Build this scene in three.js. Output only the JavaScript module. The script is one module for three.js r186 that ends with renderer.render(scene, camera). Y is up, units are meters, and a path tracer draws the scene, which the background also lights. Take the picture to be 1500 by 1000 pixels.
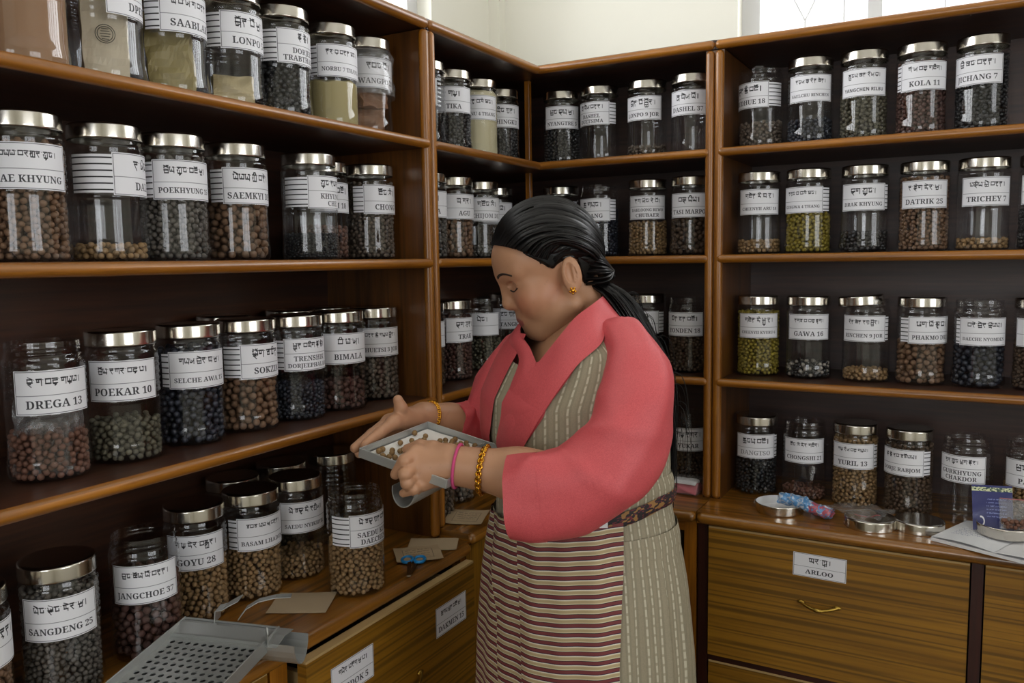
import * as THREE from 'three';
import { mergeGeometries, mergeVertices } from 'three/addons/utils/BufferGeometryUtils.js';
import { RoundedBoxGeometry } from 'three/addons/geometries/RoundedBoxGeometry.js';
import { RectAreaLightUniformsLib } from 'three/addons/lights/RectAreaLightUniformsLib.js';
RectAreaLightUniformsLib.init();

const renderer = new THREE.WebGLRenderer({ antialias: true });
renderer.toneMapping = THREE.LinearToneMapping;
renderer.toneMappingExposure = 1.06;
renderer.shadowMap.enabled = true;
const scene = new THREE.Scene();

// ---------- camera (28 mm view, a little down and a hair of roll) ----------
const V = (x, y, z) => new THREE.Vector3(x, y, z);
const camera = new THREE.PerspectiveCamera(44.95, 1.5, 0.05, 50);
{
  const yaw = 0.5135, pit = 0.0978, rol = -0.0149;
  const F = V(-Math.sin(yaw) * Math.cos(pit), -Math.sin(pit), -Math.cos(yaw) * Math.cos(pit));
  const R = V(Math.cos(yaw), 0, -Math.sin(yaw)), U = R.clone().cross(F);
  camera.position.set(0.9698, 1.45, 1.8692);
  camera.up.copy(R.clone().multiplyScalar(-Math.sin(rol)).add(U.multiplyScalar(Math.cos(rol))));
  camera.lookAt(camera.position.clone().add(F));
}

// ---------- light: daylight through four windows ----------
scene.background = new THREE.Color().setRGB(1.6, 1.66, 1.7);
const DAY = new THREE.Color().setRGB(0.97, 0.98, 1.0);
function daylight(w, h, pos, look, power) {
  const l = new THREE.RectAreaLight(DAY, power, w, h);
  l.position.set(...pos); l.lookAt(...look); scene.add(l);
  return l;
}
const WIN = {
  left: { z0: 0.035, z1: 1.75, y0: 1.97, y1: 2.55 },
  back: { x0: 0.42, x1: 2.1, y0: 1.97, y1: 2.55 },
  right: { z0: 0.9, z1: 2.5, y0: 1.25, y1: 2.4 },
  rear: { x0: 0.5, x1: 1.7, y0: 1.15, y1: 2.4 },
};
const ROOM = { x0: -0.29, x1: 3.1, z0: -0.29, z1: 3.9, h: 2.75 };
daylight(1.7, 0.56, [ROOM.x0 - 0.16, 2.26, 0.9], [1, 2.2, 0.9], 6);
daylight(1.66, 0.56, [1.26, 2.26, ROOM.z0 - 0.16], [1.26, 2.2, 1], 6);
daylight(1.58, 1.13, [ROOM.x1 + 0.16, 1.825, 1.7], [0, 1.8, 1.7], 3.0);
daylight(1.18, 1.23, [1.1, 1.775, ROOM.z1 + 0.16], [1.1, 1.75, 0], 2.9);

// ---------- seeded noise ----------
let seed = 7;
const rnd = () => { seed = (seed * 1664525 + 1013904223) >>> 0; return seed / 4294967296; };
const rr = (a, b) => a + (b - a) * rnd();
const hash = (x, y) => { let h = (x * 374761393 + y * 668265263) | 0; h = Math.imul(h ^ (h >>> 13), 1274126177); return ((h ^ (h >>> 16)) >>> 0) / 4294967296; };
function vnoise(x, y, px, py) {   // value noise, periodic in px, py cells
  const xi = Math.floor(x), yi = Math.floor(y), fx = x - xi, fy = y - yi;
  const m = (a, p) => ((a % p) + p) % p, s = (t) => t * t * (3 - 2 * t);
  const a = hash(m(xi, px), m(yi, py)), b = hash(m(xi + 1, px), m(yi, py)), c = hash(m(xi, px), m(yi + 1, py)), d = hash(m(xi + 1, px), m(yi + 1, py));
  return a + (b - a) * s(fx) + (c - a) * s(fy) + (a - b - c + d) * s(fx) * s(fy);
}
function n3(x, y, z) { return Math.sin(x * 1.7 + 3.1 * Math.sin(y * 1.3 + z)) * 0.5 + Math.sin(y * 2.3 + 2.7 * Math.sin(z * 1.9 + x * 0.7)) * 0.5; }

// ---------- textures ----------
function tex(w, h, fn, srgb = true) {
  const d = new Uint8Array(w * h * 4);
  for (let y = 0; y < h; y++) for (let x = 0; x < w; x++) {
    const c = fn(x / w, y / h), i = (y * w + x) * 4;
    d[i] = Math.max(0, Math.min(255, c[0])); d[i + 1] = Math.max(0, Math.min(255, c[1])); d[i + 2] = Math.max(0, Math.min(255, c[2])); d[i + 3] = 255;
  }
  const t = new THREE.DataTexture(d, w, h);
  if (srgb) t.colorSpace = THREE.SRGBColorSpace;
  t.wrapS = t.wrapT = THREE.RepeatWrapping; t.magFilter = THREE.LinearFilter; t.minFilter = THREE.LinearMipmapLinearFilter; t.generateMipmaps = true; t.needsUpdate = true;
  return t;
}
const lerp = (a, b, t) => a + (b - a) * t, mix3 = (a, b, t) => [lerp(a[0], b[0], t), lerp(a[1], b[1], t), lerp(a[2], b[2], t)];
// grain runs along u; one repeat is 1 m x 0.5 m
function woodTex(light, dark, lines, contrast) {
  const t = tex(1024, 512, (u, v) => {
    const w = vnoise(u * 4, v * 6, 4, 6) * 0.12;
    let g = vnoise(u * 6, (v + w * 0.1) * 90, 6, 90) * 0.5 + vnoise(u * 24, v * 240, 24, 240) * 0.3 + vnoise(u * 3, v * 20, 3, 20) * 0.5;
    g = (g - 0.65) * contrast + 0.5;
    let c = mix3(dark, light, Math.max(0, Math.min(1, g)));
    if (lines) {
      const l = vnoise(u * 2.0, (v + 0.012 * vnoise(u * 3, v * 4, 3, 4)) * lines, 2, lines);
      c = mix3(c, dark.map((q) => q * 0.55), Math.max(0, Math.min(1, (l - 0.6) * 5)) * 0.5);
    }
    return c;
  });
  t.repeat.set(1, 2);
  return t;
}
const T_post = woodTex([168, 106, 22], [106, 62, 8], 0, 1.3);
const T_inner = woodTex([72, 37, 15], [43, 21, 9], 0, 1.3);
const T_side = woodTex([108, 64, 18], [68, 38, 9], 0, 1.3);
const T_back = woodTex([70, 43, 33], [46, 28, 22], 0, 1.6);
const T_draw = woodTex([164, 116, 28], [126, 86, 16], 150, 1.0);
const T_top = woodTex([160, 106, 30], [120, 74, 18], 70, 1.2);
const std = (o) => new THREE.MeshStandardMaterial({ side: THREE.DoubleSide, ...o });
const phy = (o) => new THREE.MeshPhysicalMaterial({ side: THREE.DoubleSide, ...o });
const M = {
  post: phy({ map: T_post, roughness: 0.4, clearcoat: 0.45, clearcoatRoughness: 0.15 }),
  inner: phy({ map: T_inner, roughness: 0.45, clearcoat: 0.4, clearcoatRoughness: 0.25 }),
  side: phy({ map: T_side, roughness: 0.42, clearcoat: 0.5, clearcoatRoughness: 0.2 }),
  back: phy({ map: T_back, roughness: 0.5, clearcoat: 0.3, clearcoatRoughness: 0.35 }),
  drawer: phy({ map: T_draw, roughness: 0.45, clearcoat: 0.35, clearcoatRoughness: 0.25 }),
  top: phy({ map: T_top, roughness: 0.38, clearcoat: 0.7, clearcoatRoughness: 0.15 }),
  redpost: phy({ map: T_inner, color: 0xd89080, roughness: 0.45, clearcoat: 0.4, clearcoatRoughness: 0.25 }),
  rawEdge: std({ color: 0xb89a68, roughness: 0.8 }),
  dark: std({ color: 0x120d0a, roughness: 0.6 }),
  wall: std({ color: 0xf0eee2, roughness: 0.9 }),
  ceiling: std({ color: 0xeeece4, roughness: 0.95 }),
  floor: std({ color: 0x6a5a4a, roughness: 0.5 }),
  frame: std({ color: 0xd8d8d8, roughness: 0.5 }),
  pane: phy({ color: 0xffffff, transmission: 1, thickness: 0, roughness: 0.02, ior: 1.45 }),
  jar: phy({ color: 0xf6f7f8, transmission: 1, thickness: 0, roughness: 0.035, ior: 1.58 }),
  bag: phy({ color: 0xf4f4f4, transmission: 0.92, thickness: 0, roughness: 0.16, ior: 1.5 }),
  steel: std({ color: 0xd4cfc6, metalness: 1, roughness: 0.17 }),
  steelIn: std({ color: 0xb8b6b2, metalness: 1, roughness: 0.3 }),
  alu: std({ color: 0xb6b8b6, metalness: 0.65, roughness: 0.36 }),
  brass: std({ color: 0xb89848, metalness: 1, roughness: 0.3 }),
  gold: std({ color: 0xe0a63a, metalness: 1, roughness: 0.22 }),
  white: std({ color: 0xe8e8ea, roughness: 0.6 }),
  paper: std({ color: 0xb8a283, roughness: 0.85 }),
  paper2: std({ color: 0xcdbfa6, roughness: 0.85 }),
  blue: std({ color: 0x2387c8, roughness: 0.35 }),
};

// ---------- object helpers ----------
const taken = new Map();
function numbered(n) { const k = taken.get(n) ?? 0; taken.set(n, k + 1); return k ? `${n}_${String(k).padStart(3, '0')}` : n; }
function shadow(o) { o.castShadow = true; o.receiveShadow = true; return o; }
function mesh(name, geo, mat, parent) { const m = shadow(new THREE.Mesh(geo, mat)); m.name = parent ? name : numbered(name); (parent ?? scene).add(m); return m; }
function tag(o, label, category, group) { o.userData.label = label; o.userData.category = category; if (group) o.userData.group = group; return o; }
function thing(name, label, category, pos = [0, 0, 0], turn = 0, group) {
  const g = new THREE.Group(); g.name = numbered(name); g.position.set(...pos); g.rotation.y = turn; scene.add(g);
  return tag(g, label, category, group);
}
function struct(name, geo, mat) { const m = shadow(new THREE.Mesh(geo, mat)); m.name = name; scene.add(m); m.userData.kind = 'structure'; return m; }
// box with uv in metres, grain along the axis g ('x','y','z')
function wuv(geo, g) {
  const p = geo.attributes.position, n = geo.attributes.normal, uv = new Float32Array(p.count * 2), ou = rnd(), ov = rnd();
  for (let i = 0; i < p.count; i++) {
    const q = { x: p.getX(i), y: p.getY(i), z: p.getZ(i) }, a = { x: Math.abs(n.getX(i)), y: Math.abs(n.getY(i)), z: Math.abs(n.getZ(i)) };
    const drop = a.x > a.y && a.x > a.z ? 'x' : a.y > a.z ? 'y' : 'z';
    const ax = ['x', 'y', 'z'].filter((k) => k !== drop), gu = ax.includes(g) ? g : ax[0], gv = ax.find((k) => k !== gu);
    uv[2 * i] = q[gu] + ou; uv[2 * i + 1] = q[gv] + ov;
  }
  geo.setAttribute('uv', new THREE.BufferAttribute(uv, 2));
  return geo;
}
function box(x0, x1, y0, y1, z0, z1, g = 'y', r = 0) {
  const w = x1 - x0, h = y1 - y0, d = z1 - z0;
  const b = r ? new RoundedBoxGeometry(w, h, d, 2, r) : new THREE.BoxGeometry(w, h, d);
  b.translate((x0 + x1) / 2, (y0 + y1) / 2, (z0 + z1) / 2);
  return wuv(b.index ? b.toNonIndexed() : b, g);
}
// a rod (moulding) from a to b with rounded section rx (out) by ry
function rod(a, b, r, g, seg = 12) {
  const d = V(...b).sub(V(...a)), L = d.length();
  const c = new THREE.CapsuleGeometry(r, Math.max(0.001, L - 2 * r), 3, seg);
  c.applyQuaternion(new THREE.Quaternion().setFromUnitVectors(V(0, 1, 0), d.normalize())).translate((a[0] + b[0]) / 2, (a[1] + b[1]) / 2, (a[2] + b[2]) / 2);
  return wuv(c.toNonIndexed(), g);
}
function tube(pts, r, rad = 8, seg = 0, closed = false) {
  const c = new THREE.CatmullRomCurve3(pts.map((q) => V(...q)), closed);
  return new THREE.TubeGeometry(c, seg || pts.length * 6, r, rad, closed);
}
const clean = (g) => { const o = g.index ? g.toNonIndexed() : g; for (const k of Object.keys(o.attributes)) if (!['position', 'normal', 'uv'].includes(k)) o.deleteAttribute(k); return o; };
const join = (list) => mergeGeometries(list.map(clean));
// ================= room =================
{
  const { x0, x1, z0, z1, h } = ROOM, t = 0.2;
  struct('floor', box(x0 - t, x1 + t, -0.1, 0, z0 - t, z1 + t, 'x'), M.floor);
  struct('ceiling', box(x0 - t, x1 + t, h, h + 0.12, z0 - t, z1 + t, 'x'), M.ceiling);
  // a wall with one opening: four blocks
  const holed = (fixed, a0, a1, w0, w1, y0, y1, make) => join([make(a0, w0, 0, h), make(w1, a1, 0, h), make(w0, w1, 0, y0), make(w0, w1, y1, h)]);
  const W = WIN;
  struct('wall_left', holed(0, z0 - t, z1 + t, W.left.z0, W.left.z1, W.left.y0, W.left.y1, (a, b, c, d) => box(x0 - t, x0, c, d, a, b)), M.wall);
  struct('wall_back', holed(0, x0, x1, W.back.x0, W.back.x1, W.back.y0, W.back.y1, (a, b, c, d) => box(a, b, c, d, z0 - t, z0)), M.wall);
  struct('wall_right', holed(0, z0 - t, z1 + t, W.right.z0, W.right.z1, W.right.y0, W.right.y1, (a, b, c, d) => box(x1, x1 + t, c, d, a, b)), M.wall);
  struct('wall_rear', holed(0, x0, x1, W.rear.x0, W.rear.x1, W.rear.y0, W.rear.y1, (a, b, c, d) => box(a, b, c, d, z1, z1 + t)), M.wall);
  // boxed-in pipe in the room corner
  struct('trim_1', box(x0, x0 + 0.035, 1.95, h, z0, z0 + 0.035), M.wall);
  // windows: frame, panes and a thin wrought grille
  function windowAt(n, axis, w, at, mullions, grille) {
    const g = new THREE.Group(); g.name = 'window_' + n; g.userData.kind = 'structure'; scene.add(g);
    const b = (a0, a1, c0, c1, d = 0.025) => axis === 'x' ? box(a0, a1, c0, c1, at - d, at + d) : box(at - d, at + d, c0, c1, a0, a1);
    const a0 = axis === 'x' ? w.x0 : w.z0, a1 = axis === 'x' ? w.x1 : w.z1;
    mesh('window_frame', join([b(a0, a0 + 0.045, w.y0, w.y1), b(a1 - 0.045, a1, w.y0, w.y1), b(a0, a1, w.y0, w.y0 + 0.03), b(a0, a1, w.y1 - 0.045, w.y1)]), M.frame, g);
    const xs = [a0 + 0.045, ...mullions, a1 - 0.045];
    for (const m of mullions) mesh('mullion', b(m - 0.016, m + 0.016, w.y0, w.y1), M.frame, g);
    for (let i = 0; i + 1 < xs.length; i++) {
      mesh('pane', b(xs[i], xs[i + 1], w.y0 + 0.03, w.y1 - 0.045, 0.001), M.pane, g);
      if (!grille) continue;
      const bar = (p, q) => { const P = (s) => axis === 'x' ? [s[0], s[1], at + 0.03] : [at + 0.03, s[1], s[0]]; return rod(P(p), P(q), 0.0022, 'y', 6); };
      const c = (xs[i] + xs[i + 1]) / 2 - 0.024, s = 0.045, yb = w.y0 + 0.03, yj = yb + 0.03;
      mesh('grille', join([bar([c, yb], [c, yj]), bar([c, yj], [c - s, yj + 0.09]), bar([c, yj], [c + s, yj + 0.09]), bar([c - s, yj + 0.09], [c, yj + 0.18]), bar([c + s, yj + 0.09], [c, yj + 0.18]), bar([c, yj + 0.18], [c, w.y1 - 0.05]),
        bar([c + 2 * s, yb], [c + 2 * s, w.y1 - 0.05])]), M.frame, g);
    }
    return g;
  }
  windowAt(1, 'z', W.left, x0 - 0.07, [0.205, 0.75, 1.25], false);
  windowAt(2, 'x', W.back, z0 - 0.07, [0.735, 1.08, 1.42, 1.76], true);
  windowAt(3, 'z', W.right, x1 + 0.07, [1.36, 2.03], false);
  windowAt(4, 'x', W.rear, z1 + 0.07, [1.1], false);
}

// ================= shelving =================
const S = { T: 1.93, 1: 1.6935, 2: 1.4559, 3: 1.1735 }, CA = 0.875, CB = 0.89;   // shelf tops, worktops
const ZA = 0.475, XC = 0.4447, D = 0.28, PT = 0.021, ST = 0.018;
const ZEND = 1.72, XEND = 1.62;
// a moulding strip on the front edge: half-round bead
function uprightX(u, z0, z1, y0, y1, thin = 0) { mesh('side_panel', box(-D, -0.002, y0, y1, z0, z1 - thin, 'y'), M.side, u); mesh('edge_moulding', rod([-0.002, y0, (z0 + z1) / 2], [-0.002, y1, (z0 + z1) / 2], (z1 - z0) / 2 - 0.0005, 'y'), M.post, u); }
function uprightZ(u, x0, x1, y0, y1) { mesh('side_panel', box(x0, x1, y0, y1, -D, -0.002, 'y'), M.side, u); mesh('edge_moulding', rod([(x0 + x1) / 2, y0, -0.002], [(x0 + x1) / 2, y1, -0.002], (x1 - x0) / 2 - 0.0005, 'y'), M.post, u); }

{ // left unit
  const u = thing('shelf_unit', 'long dark wooden shelf unit along the left wall, holding large jars', 'shelf unit', [0, 0, 0], 0, 'wooden shelf units');
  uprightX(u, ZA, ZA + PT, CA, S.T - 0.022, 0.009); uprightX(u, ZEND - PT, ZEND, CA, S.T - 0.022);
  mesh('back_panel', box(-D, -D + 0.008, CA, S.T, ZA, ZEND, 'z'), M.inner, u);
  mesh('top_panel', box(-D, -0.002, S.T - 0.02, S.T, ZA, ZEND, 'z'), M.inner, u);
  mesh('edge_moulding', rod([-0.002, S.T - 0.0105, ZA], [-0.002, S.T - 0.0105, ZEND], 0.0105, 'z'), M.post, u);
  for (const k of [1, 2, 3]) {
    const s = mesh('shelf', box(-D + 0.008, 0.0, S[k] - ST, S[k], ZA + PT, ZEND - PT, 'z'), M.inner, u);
    mesh('nosing', rod([0.002, S[k] - ST / 2, ZA + 0.006], [0.002, S[k] - ST / 2, ZEND], ST / 2 + 0.0005, 'z'), M.post, s);
  }
}
{ // corner unit, L-shaped
  const u = thing('shelf_unit', 'L-shaped wooden shelf unit fitted into the corner behind the woman', 'shelf unit', [0, 0, 0], 0, 'wooden shelf units');
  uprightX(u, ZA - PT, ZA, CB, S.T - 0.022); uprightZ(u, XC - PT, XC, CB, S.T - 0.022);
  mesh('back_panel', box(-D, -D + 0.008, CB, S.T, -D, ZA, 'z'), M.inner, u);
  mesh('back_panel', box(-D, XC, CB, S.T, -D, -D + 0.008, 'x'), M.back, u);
  mesh('corner_post', box(-0.068, -0.054, CB, S.T - 0.02, -0.068, -0.054, 'y', 0.002), M.post, u);
  const ell = (y0, y1, i = 0.008, e = PT) => {
    const s = new THREE.Shape([[-D + i, -(ZA - e)], [0, -(ZA - e)], [0, 0], [XC - e, 0], [XC - e, D - i], [-D + i, D - i]].map((q) => new THREE.Vector2(...q)));
    const g = new THREE.ExtrudeGeometry(s, { depth: y1 - y0, bevelEnabled: false }); g.rotateX(-Math.PI / 2).translate(0, y0, 0);
    return wuv(clean(g), 'x');
  };
  mesh('top_panel', ell(S.T - 0.02, S.T, 0, 0), M.inner, u);
  mesh('edge_moulding', rod([-0.002, S.T - 0.0105, -0.004], [-0.002, S.T - 0.0105, ZA], 0.0105, 'z'), M.post, u);
  mesh('edge_moulding', rod([-0.004, S.T - 0.0105, -0.002], [XC, S.T - 0.0105, -0.002], 0.0105, 'x'), M.post, u);
  for (const k of [1, 2, 3]) {
    const s = mesh('shelf', ell(S[k] - ST, S[k]), M.inner, u);
    mesh('nosing', rod([0.002, S[k] - ST / 2, -0.006], [0.002, S[k] - ST / 2, ZA - PT + 0.012], ST / 2 + 0.0005, 'z'), M.post, s);
    mesh('nosing', rod([-0.006, S[k] - ST / 2, 0.002], [XC - PT + 0.012, S[k] - ST / 2, 0.002], ST / 2 + 0.0005, 'x'), M.post, s);
  }
}
{ // right unit
  const u = thing('shelf_unit', 'wooden shelf unit along the back wall at the right, below the window', 'shelf unit', [0, 0, 0], 0, 'wooden shelf units');
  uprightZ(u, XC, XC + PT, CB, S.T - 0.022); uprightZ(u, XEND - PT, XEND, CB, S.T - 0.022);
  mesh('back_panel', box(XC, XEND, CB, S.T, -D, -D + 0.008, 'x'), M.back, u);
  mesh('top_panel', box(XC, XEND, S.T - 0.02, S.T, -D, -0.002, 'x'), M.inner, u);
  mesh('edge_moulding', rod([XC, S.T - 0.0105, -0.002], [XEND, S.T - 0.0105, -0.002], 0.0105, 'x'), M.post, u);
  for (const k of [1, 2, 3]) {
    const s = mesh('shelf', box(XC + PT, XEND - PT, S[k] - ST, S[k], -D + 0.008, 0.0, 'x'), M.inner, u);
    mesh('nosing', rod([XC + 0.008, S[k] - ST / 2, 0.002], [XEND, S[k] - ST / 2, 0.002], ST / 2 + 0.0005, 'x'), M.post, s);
  }
}

// ================= base cabinets and worktops =================
const FX = 0.085, FZ = 0.128;     // worktop front edges
{
  const wt = (label, geos) => tag(mesh('worktop', join(geos), M.top), label, 'worktop', 'wooden worktops');
  wt('wooden worktop under the left shelf unit, with a metal counting tray', [box(-D, FX - 0.012, CA - 0.026, CA, ZA + 0.001, ZEND, 'z'), rod([FX - 0.012, CA - 0.013, ZA + 0.001], [FX - 0.012, CA - 0.013, ZEND], 0.0129, 'z')]);
  wt('worktop in the corner behind the woman, carrying paper envelopes', [box(-D, FX - 0.012, CB - 0.026, CB, -D, ZA - 0.001, 'z'), rod([FX - 0.012, CB - 0.013, 0.1], [FX - 0.012, CB - 0.013, ZA - 0.001], 0.0129, 'z'),
    box(FX - 0.012, XC - 0.001, CB - 0.026, CB, -D, FZ - 0.012, 'x'), rod([0.06, CB - 0.013, FZ - 0.012], [XC - 0.001, CB - 0.013, FZ - 0.012], 0.0129, 'x')]);
  wt('wooden worktop at right strewn with steel lids and plastic bags', [box(XC + 0.001, XEND, CB - 0.026, CB, -D, FZ - 0.012, 'x'), rod([XC + 0.001, CB - 0.013, FZ - 0.012], [XEND, CB - 0.013, FZ - 0.012], 0.0129, 'x')]);

}
function pull(parent, x, y, z, turn) {          // cast brass bow handle
  const pts = []; for (let i = 0; i <= 10; i++) { const t = i / 10 - 0.5; pts.push([t * 0.075, -0.006 * Math.cos(t * Math.PI), 0.004 + 0.016 * Math.cos(t * Math.PI)]); }
  const g = join([tube(pts, 0.0032, 7, 30), new THREE.SphereGeometry(0.0055, 10, 8).scale(1.5, 0.8, 0.8).translate(-0.036, 0, 0.003), new THREE.SphereGeometry(0.0055, 10, 8).scale(1.5, 0.8, 0.8).translate(0.036, 0, 0.003), new THREE.SphereGeometry(0.0045, 10, 8).scale(2.6, 1, 1).translate(0, -0.006, 0.02)]);
  const m = mesh('handle', g, M.brass, parent); m.position.set(x, y, z); m.rotation.y = turn; m.userData.label = 'brass bow handle';
  return m;
}
// ================= printed labels: one atlas, letters of the upper line drawn as strokes =================
const GL = {
  k: '0080 1016 4047 808b', K: '0080 2024 2460 808b', g: '0080 1015 1545 4540 808b', N: '0070 2028 2878 7874', c: '0080 8083 8313 1318 1888', C: '0080 8083 8313 1318 1858 5853 5888 8884',
  j: '0080 2028 2868 6864 2454', Y: '0080 1017 1747 4740 4777 777b', t: '0080 6063 6323 2328 2878', T: '0080 2028 2888 8880 2585', d: '0070 6063 6313 135b', n: '0070 6063 6313 1338 383c',
  p: '0018 1888 8880 0010 6080', P: '0018 1888 8880 0020 6080 8854', b: '0080 0008 0888 8880', m: '0018 1888 8880 0010 5080 4448', q: '0080 8083 8313 1318 1888 8062', Q: '0080 8083 8313 1318 1858 5853 8062', x: '0080 2028 2868 6864 8062',
  w: '0080 0008 0888 8880 4448', Z: '0080 4044 4408 4488 8880', z: '0080 8084 8414 1488 888b', H: '0080 6063 6323 2328 2868 6850', y: '0018 1888 8880 4048 0010', r: '0070 5054 5414 146b', l: '0018 1848 4843 4883 808b',
  S: '0018 1848 4840 808b 4888 0080', s: '0018 1888 888b 8880 4448 0010 6080', h: '0080 2025 2575 7570 758b', A: '0018 1848 4840 4888 808b 0080',
};
const VO = { i: [[2, -1, 3, -4, 6, -4, 7, -1]], e: [[1, -4, 7, -1]], o: [[0, -3, 4, -1, 8, -3], [4, -1, 5, -3]], u: [[2, 1, 6, 2, 4, 4]] };
function tibWidth(t) { let w = 0; for (const syl of t.split(' ')) { w += syl.split('.').length * 10.5 + 4; } return w; }
function drawTib(c, text, cx, y, h, maxW) {
  let s = h / 16; const w = tibWidth(text); if (w * s > maxW) s = maxW / w;
  let x = cx - (w * s) / 2;
  c.lineWidth = s * 1.3; c.strokeStyle = '#15151a'; c.lineCap = 'round'; c.lineJoin = 'round';
  for (const syl of text.split(' ')) {
    for (const st of syl.split('.')) {
      const [cons, vow] = st.split(':'), ls = cons.split('+'), k = ls.length > 1 ? 0.72 : 1; let yy = y;
      for (const L of ls) {
        for (const pl of (GL[L] ?? GL.b).split(' ')) { c.beginPath(); c.lineWidth = pl.length === 4 && pl[1] === pl[3] ? s * 2.2 : s * 1.25; for (let i = 0; i < pl.length; i += 2) { const px = x + parseInt(pl[i], 16) * s, py = yy + parseInt(pl[i + 1], 16) * s * k; i ? c.lineTo(px, py) : c.moveTo(px, py); } c.stroke(); }
        yy += 7.5 * s * k;
      }
      for (const v of vow ?? '') for (const pl of VO[v] ?? []) { const oy = v === 'u' ? Math.max(yy, y + 8 * s) : y; c.beginPath(); for (let i = 0; i < pl.length; i += 2) i ? c.lineTo(x + pl[i] * s, oy + pl[i + 1] * s) : c.moveTo(x + pl[i] * s, oy + pl[i + 1] * s); c.stroke(); }
      x += 10.5 * s;
    }
    c.beginPath(); c.arc(x, y + s * 0.8, s * 0.7, 0, 7); c.fillStyle = '#15151a'; c.fill(); x += 4 * s;
  }
  c.beginPath(); c.moveTo(x, y); c.lineTo(x, y + 10 * s); c.stroke();
}
const atlas = document.createElement('canvas'); atlas.width = 2048; atlas.height = 2048;
const ac = atlas.getContext('2d'); ac.fillStyle = '#e9e9ee'; ac.fillRect(0, 0, 2048, 2048);
let cells = 0;
const CW = 256, CH = 144;
function cell(tib, lines, opt = {}) {        // returns uv rectangle of a printed label
  const k = cells++, x = (k % 8) * CW, y = Math.floor(k / 8) * CH, c = ac;
  c.save(); c.beginPath(); c.rect(x, y, CW, CH); c.clip();
  c.strokeStyle = '#55555c'; c.lineWidth = 2; c.strokeRect(x + 4, y + 4, CW - 8, CH - 8);
  const split = lines.length > 1 ? 0.46 : 0.56;
  c.lineWidth = 1.5; c.beginPath(); c.moveTo(x + 4, y + CH * split); c.lineTo(x + CW - 4, y + CH * split); c.stroke();
  if (tib) drawTib(c, tib, x + CW / 2, y + CH * (lines.length > 1 ? 0.15 : 0.19), lines.length > 1 ? 34 : 40, CW - 90);
  c.fillStyle = opt.ink ?? '#2a2a30'; c.textAlign = 'center'; c.textBaseline = 'middle';
  const n = lines.length; let fs = n > 1 ? 31 : 37;
  lines.forEach((t, i) => {
    c.font = `bold ${fs}px ${opt.sans ? 'sans-serif' : 'serif'}`;
    const w = c.measureText(t).width; if (w > CW - 34) c.font = `bold ${Math.floor(fs * (CW - 34) / w)}px ${opt.sans ? 'sans-serif' : 'serif'}`;
    c.fillText(t, x + CW / 2, y + CH * (n > 1 ? 0.615 + i * 0.215 : 0.77));
  });
  c.restore();
  return [x / 2048, 1 - (y + CH) / 2048, (x + CW) / 2048, 1 - y / 2048];
}
const RULED = (() => {                       // blank ruled end of the paper band
  const k = cells++, x = (k % 8) * CW, y = Math.floor(k / 8) * CH; ac.fillStyle = '#1b1b1e';
  for (let i = 0; i < 6; i++) ac.fillRect(x, y + 10 + i * 24, CW, 5);
  return [x / 2048, 1 - (y + CH) / 2048, (x + CW) / 2048, 1 - y / 2048];
})();
const atlasTex = new THREE.CanvasTexture(atlas); atlasTex.colorSpace = THREE.SRGBColorSpace; atlasTex.magFilter = THREE.LinearFilter;
M.label = std({ map: atlasTex, roughness: 0.55 });
const setUV = (g, r) => { const u = g.attributes.uv; for (let i = 0; i < u.count; i++) u.setXY(i, lerp(r[0], r[2], u.getX(i)), lerp(r[1], r[3], u.getY(i))); return g; };
// a paper patch bent round a jar: centre angle a (0 faces +z), half angle ha
function bentLabel(R, y0, y1, a, ha, r) {
  const g = new THREE.CylinderGeometry(R, R, y1 - y0, 20, 1, true, a - ha, 2 * ha).translate(0, (y0 + y1) / 2, 0);
  return setUV(g, r);
}
function flatLabel(w, h, r) { return setUV(new RoundedBoxGeometry(w, h, 0.0006, 1, 0.0002).toNonIndexed(), r); }
function plate(w, h, r) { return setUV(new THREE.PlaneGeometry(w, h), r); }

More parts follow.
